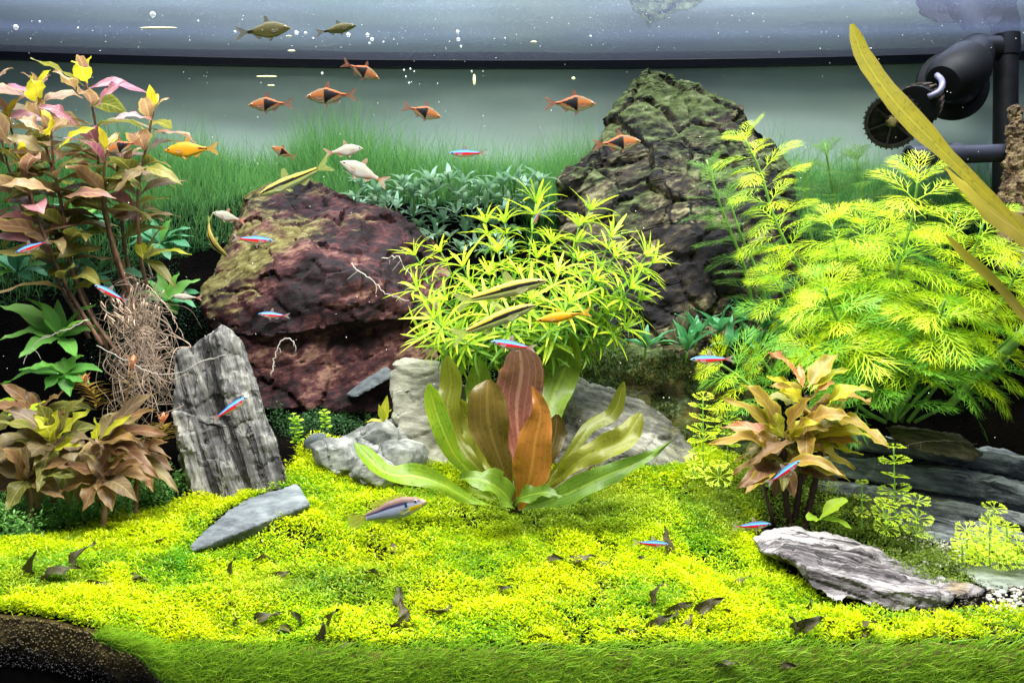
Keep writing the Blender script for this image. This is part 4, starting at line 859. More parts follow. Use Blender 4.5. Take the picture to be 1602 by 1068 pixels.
# thin spiky reddish shoots by the roots
for k, (x, y, x2, y2, d, lb) in enumerate(((150,640,132,598,.95,"orange spiky shoot above the reddish bushes"),(170,690,208,570,.95,"pink tipped needle leaved shoot in front of the root tangle"),(240,700,255,660,.95,"short brown needle leaved shoot beside the standing slab"))):
    rt = empty("needle_shoot", P(x, y, d), lb, "plant"); pts = catmull([P(x, y, d), P((x + x2) / 2 + 6, (y + y2) / 2, d), P(x2, y2, d)], 16); rod("stem", pts, .0007, stem_br, rt)
    nm = stock(L_orange if k != 1 else L_dull, .021, .0028, 'needle', .5, 0, .1, 0, n=5, seed=k, nu=1); tipm = stock(L_coral, .012, .004, 'needle', .3, 0, .1, 0, n=5, nu=1)
    for i in range(1, 17):
        for q in range(3):
            a = i * .9 + q * 2.09; link("leaf", tipm if i > 14 else nm, rt, frame(pts[i], (math.cos(a), math.sin(a), .5 if i < 15 else 2), (0, 0, 1), random.uniform(.7, 1.1)))
# ---------------------------------------------------------------- star leaved plant (middle)
ST = [stock(L_star, L * 1.08, .0036, 'needle', dr, .1, .25, .02, n=6, seed=i, nu=1) for i, (L, dr) in enumerate(((.036,.3),(.034,.9),(.028,.6)))]
SD = [stock(L_stard, L * 1.08, .0033, 'needle', dr, .1, .25, .02, n=6, seed=i, nu=1) for i, (L, dr) in enumerate(((.034,.4),(.030,1.0)))]
TIPS = [(728,100+200,1.07),(838,318,1.08),(690,395,1.02),(650,400,1.03),(725,418,1.0),(766,432,1.02),(812,430,1.02),(655,455,.99),(700,470,1.0),(762,475,.97),(830,470,.98),(870,430,.99),(905,355,1.06),(922,330,1.07),(956,372,1.0),
 (960,402,.99),(1010,402,1.0),(1020,412,1.02),(985,452,.99),(930,440,.98),(890,475,.97),(680,500,.96),(720,530,.97),(695,520,.99),(860,520,.99),(975,515,1.0),(945,490,1.0),(790,350,1.07),(862,380,1.05),(780,395,1.04),(740,455,1.0),(840,405,1.04),(905,410,1.02),(665,530,1.0),(1000,470,1.03),(800,500,.98),(760,350,1.08)]
TIPS = TIPS[1:]
star_tip = {}
for i, (x, y, d) in enumerate(TIPS):
    bx, by, bd = 815 + random.uniform(-35, 35), 585, 1.06; b = P(bx, by, bd); t = P(x, y, d)
    rt = empty("star_leaved_stem", b, "lime green stem with star shaped whorls of narrow leaves in the bush above the sword plant", "plant", "star leaved stems in the middle bush")
    star_tip[rt.name] = t; out = 1 if x > bx else -1; mid = P(bx + (x - bx) * .55, by + (y - by) * .35, (bd + d) / 2)
    pts = catmull([b, mid, t], 30); rod("stem", pts, [.0014, .0009], stem_gr, rt, sides=5)
    L = sum((pts[k + 1] - pts[k]).length for k in range(30)); nn = max(3, min(6, int(L * .75 / .017)))
    for k in range(nn):
        idx_ = 30 - int(k * .017 / L * 30); idx_ = max(3, idx_); p = pts[idx_]; tg = (pts[min(30, idx_ + 1)] - pts[idx_ - 2]).normalized(); e1 = tg.orthogonal().normalized(); e2 = tg.cross(e1)
        cnt = 11 if k == 0 else (9 if k == 1 else 7)
        for q in range(cnt):
            a = 6.283 * q / cnt + random.uniform(-.25, .25) + k * .6; up = (.75 if k == 0 else .25) + random.uniform(-.2, .2)
            if k == 0 and q % 3 == 0: up = 1.8
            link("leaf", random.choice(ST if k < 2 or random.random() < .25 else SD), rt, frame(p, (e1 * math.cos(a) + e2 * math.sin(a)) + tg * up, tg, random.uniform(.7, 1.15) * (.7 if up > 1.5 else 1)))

# ---------------------------------------------------------------- feathery plant (right)
def ribbon(p0, p1, w0, w1, nz=.0):
    d = (p1 - p0).normalized(); s = Vector((-d.y, d.x, 0)).normalized() if abs(d.x) + abs(d.y) > 1e-6 else Vector((1, 0, 0)); return [p0 - s * w0, p0 + s * w0, p1 + s * w1, p1 - s * w1], [(0, 1, 2, 3)]
def frond_mesh(name, L, mat, seed, w=.0008, droop=.5, pairs=6, lat=.56):
    rnd = random.Random(seed); lst = []
    def bend(p): y = p.y; return Vector((p.x, y * (1 - .10 * droop * (y / L) ** 2), p.z - droop * y * y / L * .45 - .18 * abs(p.x) * droop + .25 * abs(p.x) * (1 - y / L)))
    lst.append(ribbon(Vector((0, 0, 0)), Vector((0, L * .5, 0)), w * .9, w * .8)); lst.append(ribbon(Vector((0, L * .5, 0)), Vector((0, L, 0)), w * .8, w * .25))
    for i in range(pairs):
        y = L * (.20 + .68 * i / (pairs - 1)); l = L * lat * math.sin(math.pi * (.28 + .6 * i / (pairs - 1))) * rnd.uniform(.85, 1.1)
        for sg in (-1, 1):
            a = R(rnd.uniform(30, 50) - 16 * i / pairs); d = Vector((sg * math.sin(a), math.cos(a), 0)); p0 = Vector((0, y + rnd.uniform(-.001, .001), 0)); p1 = p0 + d * l * .5
            a2 = a - .3; p2 = p1 + Vector((sg * math.sin(a2), math.cos(a2), 0)) * l * .5; lst.append(ribbon(p0, p1, w * .7, w * .75)); lst.append(ribbon(p1, p2, w * .75, w * .12))
            for f, da, ll in ((1, .30, .46), (.6, .42, .50), (.45, -.40, .36)):
                b = p0.lerp(p1, f); a3 = a + da; lst.append(ribbon(b, b + Vector((sg * math.sin(a3), math.cos(a3), 0)) * l * ll, w * .6, w * .12))
    V, Fc = join(lst); V = [bend(v) for v in V]; return mesh(name, V, Fc, mat, uvs=[(.3, min(1, max(0, v.y / L))) for v in V])
FL = [frond_mesh("frond", .064, L_feath, i, droop=random.uniform(.1, .9)) for i in range(4)]; FD = [frond_mesh("frond", .066, L_feathd, 10 + i, droop=random.uniform(.2, .9)) for i in range(4)]
FF = [frond_mesh("frond", .05, L_feathf, 20 + i, w=.0008, droop=random.uniform(.2, .8)) for i in range(3)]
FS = [([(1395,655),(1330,560),(1268,450),(1215,350),(1190,270),(1160,208)], .99, 1.05, 0, .75, "left stem of the feathery plant, brightest and leaning over the peaked rock"),
 ([(1400,655),(1395,540),(1400,440),(1425,350),(1437,275)], .97, 1.05, .1, 1, "central upright stem of the feathery plant"),
 ([(1405,655),(1460,540),(1510,430),(1540,345)], .98, 1.05, .15, 1, "feathery stem just left of the long strap leaves"),
 ([(1420,660),(1500,560),(1560,480),(1604,405)], .96, 1.03, .1, 1, "feathery stem cut off by the right edge of the photo"),
 ([(1390,655),(1345,540),(1320,440),(1300,350)], 1.0, 1.05, .3, .9, "feathery stem between the bright left stem and the centre"),
 ([(1395,655),(1360,590),(1310,500),(1290,450)], .94, 1.02, .45, .9, "low front feathery stem reaching left"),
 ([(1400,655),(1430,600),(1460,530),(1478,470)], .93, 1.02, .4, .9, "low front feathery stem in the middle of the bush"),
 ([(1405,655),(1460,600),(1540,560),(1590,520)], .95, 1.02, .5, .9, "low feathery stem spreading right above the black gap"),
 ([(1385,660),(1350,640),(1300,590),(1262,540)], .96, 1.02, .8, .8, "low left feathery stem with deep green fronds"),
 ([(1400,660),(1405,620),(1400,580),(1392,540)], .98, 1.0, .9, .95, "short deep green feathery stem at the foot of the bush"),
 ([(1410,660),(1440,540),(1478,430),(1496,330)], 1.0, 1.07, .35, .95, "feathery stem behind the gap between the central and the strap side stems"),
 ([(1400,655),(1372,530),(1355,430),(1348,352)], 1.02, 1.08, .45, .9, "feathery stem just left of and behind the central one"),
 ([(1430,660),(1540,600),(1605,520),(1650,440)], 1.0, 1.05, .3, 1, "feathery stem mostly outside the right edge of the photo"),
 ([(1390,655),(1310,560),(1250,500),(1215,440)], 1.0, 1.05, .6, .85, "feathery stem low behind the orange leaved plant"),
 ([(1395,560),(1350,440),(1312,340),(1290,225)], 1.14, 1.18, 2, .8, "far dim feathery stem behind the bush in front of the turf"),
 ([(1180,500),(1165,420),(1130,330),(1105,250)], 1.085, 1.10, 2, .9, "olive feathery stem against the face of the peaked rock"),
 ([(1205,520),(1190,440),(1160,370),(1140,310)], 1.08, 1.09, 2, .85, "short olive feathery stem low on the right face of the peaked rock"),
 ([(1400,520),(1380,420),(1352,320),(1340,250)], 1.13, 1.16, 2, .9, "far dim feathery stem left of the pump intake"),
 ([(1300,480),(1275,400),(1262,320),(1258,262)], 1.14, 1.16, 2, .8, "far dim feathery stem right of the peaked rock"),
 ([(1200,640),(1180,610),(1150,585),(1128,570)], .985, 1.0, .6, .75, "small feathery shoot under the neon fish right of the sword plant"),
 ([(1210,640),(1215,600),(1190,560),(1180,555)], 1.0, 1.02, .6, .6, "small feathery shoot left of the orange leaved plant")]
for si, (pl, d0, d1, dk, fs, lb) in enumerate(FS):
    m = len(pl); pts = catmull([P(x, y, d0 + (d1 - d0) * (1 - i / (m - 1))) for i, (x, y) in enumerate(pl)], 60)
    rt = empty("feathery_stem", pts[0], lb, "plant", "stems of the feathery plant")
    rod("stem", pts[::3], [.0024, .0012], stem_gr, rt, sides=6)
    L = sum((pts[k + 1] - pts[k]).length for k in range(60)); s = .018 if L < .1 else (.05 if dk != 2 else .02); az = random.uniform(0, 6)
    while s <= L:
        f = s / L; i = int(f * 60); p = pts[min(i, 60)]; tg = (pts[min(60, i + 1)] - pts[max(0, i - 1)]).normalized(); e1 = tg.orthogonal().normalized(); e2 = tg.cross(e1); top = (L - s) < .014
        for q in range(3 if not top else 6):
            a = az + 6.283 * q / (3 if not top else 6) + random.uniform(-.3, .3); up = 1.6 if top else random.uniform(.3, .9); lit = random.random() < (f * 1.25 - dk * .9 + .25)  # upper fronds take the painted lit colour, lower ones the shaded one
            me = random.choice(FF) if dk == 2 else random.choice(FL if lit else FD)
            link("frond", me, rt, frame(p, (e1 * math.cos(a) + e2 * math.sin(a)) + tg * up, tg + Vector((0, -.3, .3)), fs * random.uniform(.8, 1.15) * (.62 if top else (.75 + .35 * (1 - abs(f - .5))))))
        az += .8; s += .0175 if not top else .02
bs = empty("bare_stem", P(1480, 640, 1.0), "thick bare green stem slanting up to the right over the black gap", "plant stem")
rod("stem", [P(1478, 642, 1.0), P(1520, 597, .99), P(1575, 548, .97), P(1640, 480, .96)], [.004, .0062], stem_gr, bs, sides=10)

# long strap leaves at the right
STR = mat_leaf("strap_yellow", (.30,.25,.012), (.17,.16,.012), (.36,.31,.04), .4, .42, longv=True, edge=(.16,.12,.02), spots=.5); STO = mat_leaf("strap_olive", (.16,.14,.02), (.24,.18,.03), (.30,.25,.06), .35, .38, longv=True, tip=(.42,.36,.04))
for pts, wd, mt, lb in (([(1660,440,.86),(1602,362,.86),(1530,292,.86),(1460,222,.86),(1400,160,.86),(1352,92,.86),(1332,38,.86)], 44, STR, "long yellow strap leaf arching across the pump up to the water surface"),
  ([(1660,420,.88),(1602,368,.88),(1560,338,.88),(1520,305,.88),(1476,260,.88)], 50, STO, "shorter olive strap leaf just below the long yellow one"),
  ([(1660,560,.9),(1602,495,.9),(1560,445,.9),(1510,400,.9),(1480,368,.9)], 20, STO, "narrow olive strap leaf crossing the feathery plant at right")):
    rt = empty("strap_leaf", P(*pts[0]), lb, "strap leaf"); plant_leaf(rt, pts, wd, mt, {50: 'lance', 44: 'sword'}.get(wd, 'strap'), nrm=(.2,-1,.3), fold=.12, wave=.04, n=22, nu=3)

# ---------------------------------------------------------------- blue-green rosettes on the slope, dark rosettes at right
BL = [stock(L_blue, .026, .0064, 'lance', dr, .3, .22, .06, n=6, seed=i, nu=1) for i, dr in enumerate((.3, .8, 1.2))]
CR = [stock(L_crypt, .040, .0105, 'lance', dr, .3, .2, .08, n=8, seed=i, nu=2) for i, dr in enumerate((.4, .9))]
spots = []
for _ in range(400):
    x = random.uniform(535, 850); y = random.uniform(275, 420)
    if y > 300 + (x - 535) * .55 + 10 and x < 700: continue
    if y < 282 - (x - 600) * .06: continue
    if y > 395 or (x > 800 and y > 350): continue
    if all(math.hypot(x - a, (y - b) * 1.3) > 17 for a, b in spots): spots.append((x, y))
    if len(spots) >= 60: break
for x, y in spots:
    d = on_bed(x, y); d = 1.19 if d > 1.24 or d < 1.12 else d
    c = P(x, y + 4, d - .012); rt = empty("blue_green_rosette", c, "blue green pointed leaved rosette on the slope between the lava rock and the turf", "plant", "blue green rosettes behind the lava rock")
    rod("stalk", [c + Vector((0, .014, -.012)), c], .0012, stem_gr, rt, sides=5)
    n = random.randint(8, 11)
    for q in range(n):
        a = 6.283 * q / n + random.uniform(-.3, .3); el = random.uniform(.1, 1.1); link("leaf", random.choice(BL), rt, frame(c, (math.cos(a) * math.cos(el), math.sin(a) * math.cos(el) - .15, math.sin(el)), (0, 0, 1), random.uniform(.7, 1.2)))
for i, (x, y, d) in enumerate(((1090,530,1.07),(1125,520,1.07),(1160,505,1.08),(1195,515,1.08),(1075,550,1.05),(1140,545,1.05),(1180,548,1.05),(1215,500,1.09),(1225,540,1.06),(1010,545,1.05))):
    c = P(x, y, d); rt = empty("dark_rosette", c, "dark green pointed leaved rosette at the foot of the peaked rock", "plant", "dark green rosettes under the peaked rock")
    rod("stalk", [c + Vector((0, .01, -.012)), c], .0014, stem_gr, rt, sides=5)
    for q in range(9):
        a = 6.283 * q / 9 + random.uniform(-.3, .3); el = random.uniform(.2, 1.2); link("leaf", random.choice(CR), rt, frame(c, (math.cos(a) * math.cos(el), math.sin(a) * math.cos(el) - .2, math.sin(el)), (0, 0, 1), random.uniform(.7, 1.1)))
rosette("brown_leaf_clump", "dull brown broad leaves in the shade left of the dark green rosettes", (1060,540,1.09), [(1080,478,34),(1050,500,26),(1100,500,26),(1030,520,24)], L_dead, rnd_d=.005)

# ---------------------------------------------------------------- small umbrella whorl plants
def umb_mesh(name, r, mat, seed, n=9, w=.0005, dome=.25):
    rnd = random.Random(seed); lst = []
    for i in range(n):
        a = 6.283 * i / n + rnd.uniform(-.1, .1); d = Vector((math.cos(a), math.sin(a), 0)); s = Vector((-d.y, d.x, 0)); rr = r * rnd.uniform(.85, 1.1); p1 = d * rr * .5
        lst.append(ribbon(Vector(), p1, w * .5, w * .7))
        for k in (-1, 0, 1):
            q = p1 + (d + s * k * .42).normalized() * rr * .32; lst.append(ribbon(p1, q, w * .6, w)); 
            for j in (-1, 1): lst.append(ribbon(q, q + (d + s * (k * .6 + j * .6)).normalized() * rr * .2, w * .8, w * .9))
    V, Fc = join(lst); V = [Vector((v.x, v.y, dome * v.length * (1 - v.length / r * .9) + .18 * v.length + .0004 * math.sin(v.x * 4000 + seed))) for v in V]
    return mesh(name, V, Fc, mat, uvs=[(.3, min(1, v.length / r)) for v in V])
UM = [umb_mesh("whorl", .0155, L_umb, i) for i in range(3)]
def umbels(label, px, ytop, ybase, d, rpx, tiers, lean=0, group=None):
    b = P(px, ybase, d); rt = empty("whorled_plant", b, label, "plant", group); pts = catmull([b, P(px + lean * .5, (ytop + ybase) / 2, d), P(px + lean, ytop, d)], 24)
    rod("stem", pts, .0008, stem_gr, rt, sides=5)
    for k in range(tiers):
        f = 1 - k * (.92 / tiers); p = pts[int(f * 24)]; s = rpx / F * d / .0155 * random.uniform(.85, 1.12) * (.82 if k == 0 else 1)
        M = Matrix.Translation(p) @ Matrix.Rotation(random.uniform(.0, .35) if tiers > 3 else random.uniform(.2, .8), 4, 'X') @ Matrix.Rotation(random.uniform(-.25, .25), 4, 'Y') @ Matrix.Rotation(random.uniform(0, 6), 4, 'Z') @ Matrix.Scale(s, 4)
        link("whorl", random.choice(UM), rt, M)
umbels("tiered whorled stem left of the orange leaved plant, tallest and leftmost of its kind", 1100, 622, 730, .96, 24, 6)
umbels("second tiered whorled stem half behind the orange leaved plant", 1138, 640, 735, .97, 22, 5)
umbels("short whorled stem at the foot of the tallest tiered one", 1085, 725, 760, .93, 20, 2); umbels("short whorled stem between the tiered stems and the orange plant", 1125, 728, 765, .93, 22, 2)
umbels("whorled stem in front of the ledge rock with the highest round green head", 1402, 700, 840, .93, 25, 6, -4); umbels("yellow topped whorled stem right of the one with the highest head", 1432, 785, 865, .91, 24, 3, 4)
umbels("small thin whorled stem in front of the ledge rock near the orange plant", 1348, 755, 830, .93, 14, 3); umbels("low whorled stem at the foot of the ledge rock", 1385, 790, 850, .91, 24, 3)
umbels("small whorled shoot left of the low whorled stem", 1302, 762, 830, .94, 12, 3)
for i, (x, y, r) in enumerate(((1555,796,25),(1512,830,24),(1540,838,26),(1575,825,26),(1592,850,24),(1505,848,20),(1530,862,22),(1565,862,24),(1590,872,22),(1548,815,22))):
    umbels(["topmost","lower left","central","upper right","rightmost","leftmost low","low left of centre","low central","low right","second from the top"][i] + " bright yellow whorled stem in the clump at the right edge", x, y, 886, .90 - .004 * i, r, 3, 0, "yellow whorled stems at the right edge")
rosette("lime_leaved_plant", "three large oval lime leaves beside the foot of the orange leaved plant", (1282,812,.91), [(1326,782,24),(1262,812,20),(1332,826,15)], L_lime, prof='round', rnd_d=.004)
# tiny details of plants between rocks
rosette("yellow_shoot", "small upright yellow leaved shoot between the stone pile and the pale block", (600,660,1.0), [(606,618,14),(592,632,12),(612,640,12),(572,660,7)], L_goldg, rnd_d=.004)
for x, y, h in ((462,692,44),(468,688,36),(510,668,26)):
    b = P(x, y, 1.0); rt = empty("bead_leaved_stem", b, "small stem with round bead like yellow leaves behind the stone pile", "plant", "bead leaved stems behind the stone pile")
    pts = [P(x - 3 * k / 6, y - h * k / 6, 1.0) for k in range(7)]; rod("stem", pts, .0006, stem_gr, rt, 5); bd = stock(L_lime, .0065, .006, 'round', .3, 0, .1, 0, n=5, nu=1)
    for k in range(7):
        for q in (0, 1): link("leaf", bd, rt, frame(pts[k], (math.cos(k * 1.3 + q * 3.14), math.sin(k * 1.3 + q * 3.14) - .2, .3), (0, -.4, 1), random.uniform(.8, 1.1)))
# ---------------------------------------------------------------- withered leaves in the carpet
WL = [stock(mt, .034, .0095, 'lance', dr, .3, .5, .24, waves=1.5, n=12, seed=i, nu=2, twist=tw * 1.3) for i, (mt, dr, tw) in enumerate(((L_dead,.9,.5),(L_dead,1.6,-.8),(L_deadr,.7,.9),(L_dead,.4,.3),(L_dead,1.2,1.2)))]
WP = [(515,985,1,90,1),(530,995,.8,20,0),(572,975,.9,60,0),(600,988,.9,100,0),(612,950,.8,40,0),(660,960,.9,110,0),(645,990,1.2,-10,0),(700,985,1.1,-30,2),(735,990,1.0,-20,0),(780,1000,.9,40,0),(815,995,1,65,0),(830,1010,.7,0,0),
 (600,860,1,10,0),(585,870,.9,-20,0),(650,870,.9,15,0),(780,905,1,-10,0),(810,915,1.1,-25,0),(850,880,.8,70,0),(885,885,.9,80,0),(905,870,.8,10,0),(930,885,.7,90,0),(975,905,1,-30,2),(985,880,1,35,0),(1005,895,.9,0,0),(965,870,.6,20,0),
 (1010,965,1,20,0),(1035,960,.9,40,0),(955,980,.8,0,0),(1080,960,1,60,0),(1110,950,1,10,0),(1150,968,1.2,-35,2),(1165,985,1,-20,0),(1200,960,1.1,-50,0),(1228,985,1.2,70,0),(1262,975,1,60,0),(1280,985,1,30,0),(1300,990,1,10,0),(1180,990,.8,20,0),
 (1460,985,.8,0,0),(1530,985,1.1,-20,0),(1545,995,.9,15,0),(1590,985,.8,-50,0),(410,905,.8,80,0),(440,920,.9,40,0),(350,935,1,0,0),(330,945,.8,20,0),(300,955,.9,15,0),(255,880,.9,0,0),(395,965,.9,80,0),(235,850,.6,60,0),(100,895,1.1,110,0),(60,910,1.2,60,0),(85,930,1.1,-20,0),
 (48,900,1,100,0),(120,915,1,-30,0),(20,925,.8,10,0),(425,985,.8,80,0),(1060,1030,.9,-60,0),(1115,1045,1.1,60,0),(1215,1045,1,50,0),(520,1005,.7,0,0),(320,890,.6,70,0),(200,900,.7,20,0),(725,930,.6,40,0),(470,995,.8,-10,0)]
WP += [(random.uniform(60, 1560), random.uniform(868, 1003), random.uniform(.6, 1.0), random.uniform(0, 180), 0) for _ in range(26)]
WP = [q for q in WP if not (q[0] < 330 and q[1] > 950) and not (280 < q[0] < 500 and q[1] < 870) and not (1160 < q[0] < 1540 and q[1] < 955)]
for i, (x, y, s, ang, mt) in enumerate(WP):
    d = on_bed(x, min(y, 1012)) - .004; p = P(x, y, d) if y < 1013 else P(x, y, FRONT - .008); a = R(ang * .6 + random.uniform(-25, 25)); me = WL[2] if mt == 2 else random.choice([WL[0], WL[1], WL[3], WL[4]])
    o = link("withered_leaf", me, None, frame(p + Vector((0, 0, -.0035 if y < 1013 else 0)), (math.cos(a), random.uniform(-.6, .3), math.sin(a) * .55 + .08), (0, -.6, .8), s * (1.0 if y < 1013 else .6), random.uniform(-.9, .9)))
    tag(o, "rust brown withered leaf sticking out of the lime carpet" if mt == 2 else "dark grey brown withered leaf sticking out of the lime carpet", "dead leaf", "rust brown withered leaves" if mt == 2 else "dark withered leaves in the carpet")

# ---------------------------------------------------------------- fish
def interp(tab, t):
    for i in range(len(tab) - 1):
        if t <= tab[i + 1][0]:
            a, b = tab[i], tab[i + 1]; u = (t - a[0]) / (b[0] - a[0]); u = u * u * (3 - 2 * u) * .4 + u * .6; return [a[k] + (b[k] - a[k]) * u for k in range(1, len(a))]
    return list(tab[-1][1:])
KINDS = {  # t, top, bottom, half width (of total length); body ends at the tail root
 'rasbora': dict(p=[(0,.0,-.0,.004),(.03,.028,-.022,.018),(.12,.085,-.07,.04),(.28,.150,-.138,.055),(.42,.165,-.158,.055),(.56,.115,-.115,.045),(.70,.05,-.045,.022),(.80,.034,-.032,.012)], eye=(.085,.012,.026)),
 'neon': dict(p=[(0,0,0,.004),(.03,.025,-.022,.02),(.14,.07,-.065,.042),(.30,.098,-.105,.052),(.48,.095,-.095,.048),(.66,.055,-.055,.028),(.80,.030,-.030,.012)], eye=(.075,.015,.026)),
 'algae': dict(p=[(0,-.01,-.02,.006),(.04,.022,-.035,.03),(.15,.060,-.062,.05),(.32,.080,-.078,.055),(.52,.072,-.068,.045),(.70,.045,-.042,.028),(.82,.030,-.030,.014)], eye=(.09,.012,.014)),
 'krib': dict(p=[(0,.0,-.02,.008),(.03,.035,-.04,.03),(.13,.095,-.085,.058),(.28,.135,-.12,.07),(.46,.125,-.11,.06),(.64,.075,-.07,.035),(.78,.048,-.045,.016)], eye=(.125,.045,.021)),
 'silver': dict(p=[(0,0,-.0,.005),(.03,.028,-.025,.022),(.12,.085,-.075,.045),(.28,.145,-.135,.06),(.44,.150,-.145,.058),(.60,.095,-.09,.04),(.72,.045,-.045,.02),(.80,.035,-.035,.012)], eye=(.09,.018,.024)),
}
KINDS['orange'] = KINDS['silver']; KINDS['olive'] = dict(KINDS['silver']); KINDS['red_fin'] = KINDS['silver']
def col_fn(kind, t, h):
    if kind == 'rasbora':
        c = mixc((.62,.20,.05), (.30,.17,.07), sstep(.2, .9, h)); c = mixc(c, (.62,.60,.38), sstep(-.35, -.85, h))
        if t < .12: c = mixc(c, (.55,.28,.14), .5)
        if t > .37:
            lo = -.95 + 1.1 * (t - .37) / .34; hi = .80 - .45 * (t - .37) / .4
            if t > .7: lo, hi = -.45, .25
            if lo < h < hi: c = (.010, .008, .012)
            elif h > 0: c = (.66,.18,.06)
        return c
    if kind == 'neon':
        c = (.05,.06,.12) if h > .72 else ((.02,.24,.95) if h > .05 else ((.80,.02,.012) if (t > .16) else (.35,.25,.35)))
        if .05 < h < .72: c = mixc((.02,.22,.95), (.30,.80,1.1), max(0, 1 - abs(h - .38) * 5))  # highlight painted along the middle of the blue stripe
        if h < -.55: c = mixc(c, (.62,.60,.42), sstep(-.5, -.8, h) * (1 - sstep(.55, .8, t)))
        if t > .76 and h < .5: c = (.60,.05,.03)
        return c
    if kind == 'algae':
        c = (.55,.44,.03) if h > .2 else (.52,.55,.10)
        if h < -.25: c = mixc((.46,.54,.12), (.66,.70,.42), sstep(-.3, -.8, h))
        if h > .55: c = (.34,.27,.07)
        m = .04 - .1 * (t - .4)
        if abs(h - .02 - m) < .26: c = (.010,.010,.009)
        return c
    if kind == 'krib':
        c = mixc((.14,.085,.10), (.26,.17,.14), sstep(.3, .9, h)); c = mixc(c, (.42,.46,.70), sstep(.42, .22, h)); c = mixc(c, (.40,.42,.12), sstep(-.6, -.95, h) * sstep(.25, .5, t))
        if .22 < h < .56 and t > .22: c = mixc((.045,.04,.11), c, sstep(.10, .17, abs(h - .39)))
        if t < .24 and h < -.12: c = (.85,.62,.01) if h > -.62 else (.75,.72,.6)
        if .215 < t < .25 and -.25 < h < .35: c = (.35,.5,.52)
        if .24 < t < .27 and -.1 < h < .4: c = (.02,.03,.05)
        if t < .05: c = (.5,.4,.3)
        return c
    if kind in ('silver', 'red_fin'):
        c = mixc((.62,.60,.50), (.46,.44,.36), sstep(.4, .95, h)); c = mixc(c, (.80,.74,.70), sstep(.1, -.5, h))
        if t > .5 and h < -.3: c = mixc(c, (.8,.30,.2), sstep(.5, .65, t) * .6)
        return c
    if kind == 'orange':
        c = mixc((.72,.30,.01), (.60,.27,.01), sstep(.3, .9, h)); c = mixc(c, (.66,.40,.03), sstep(-.3, -.9, h))
        if t > .62 and -.2 < h < .5: c = mixc(c, (.03,.012,.004), sstep(.60, .68, t))
        return c
    c = mixc((.20,.18,.06), (.13,.11,.045), sstep(0, .9, h)); c = mixc(c, (.34,.36,.10), sstep(-.3, -.9, h))
    if t > .66 and -.6 < h < .6: c = mixc(c, (.01,.01,.008), sstep(.64, .74, t))
    return c
m_fish = mat_col("fish_skin", 0, .45, .14, bump=.3, scale=70.0, coat=0); m_fin = mat_col("fish_fin", .5, .4, .3, alpha=.72); m_eye = mat_col("fish_eye", 0, .12, .6, coat=.6)
_fc = {}
FK = dict(rasbora=.52, neon=.9, algae=.66, krib=.6, silver=.5, red_fin=.48, orange=.75, olive=.5)
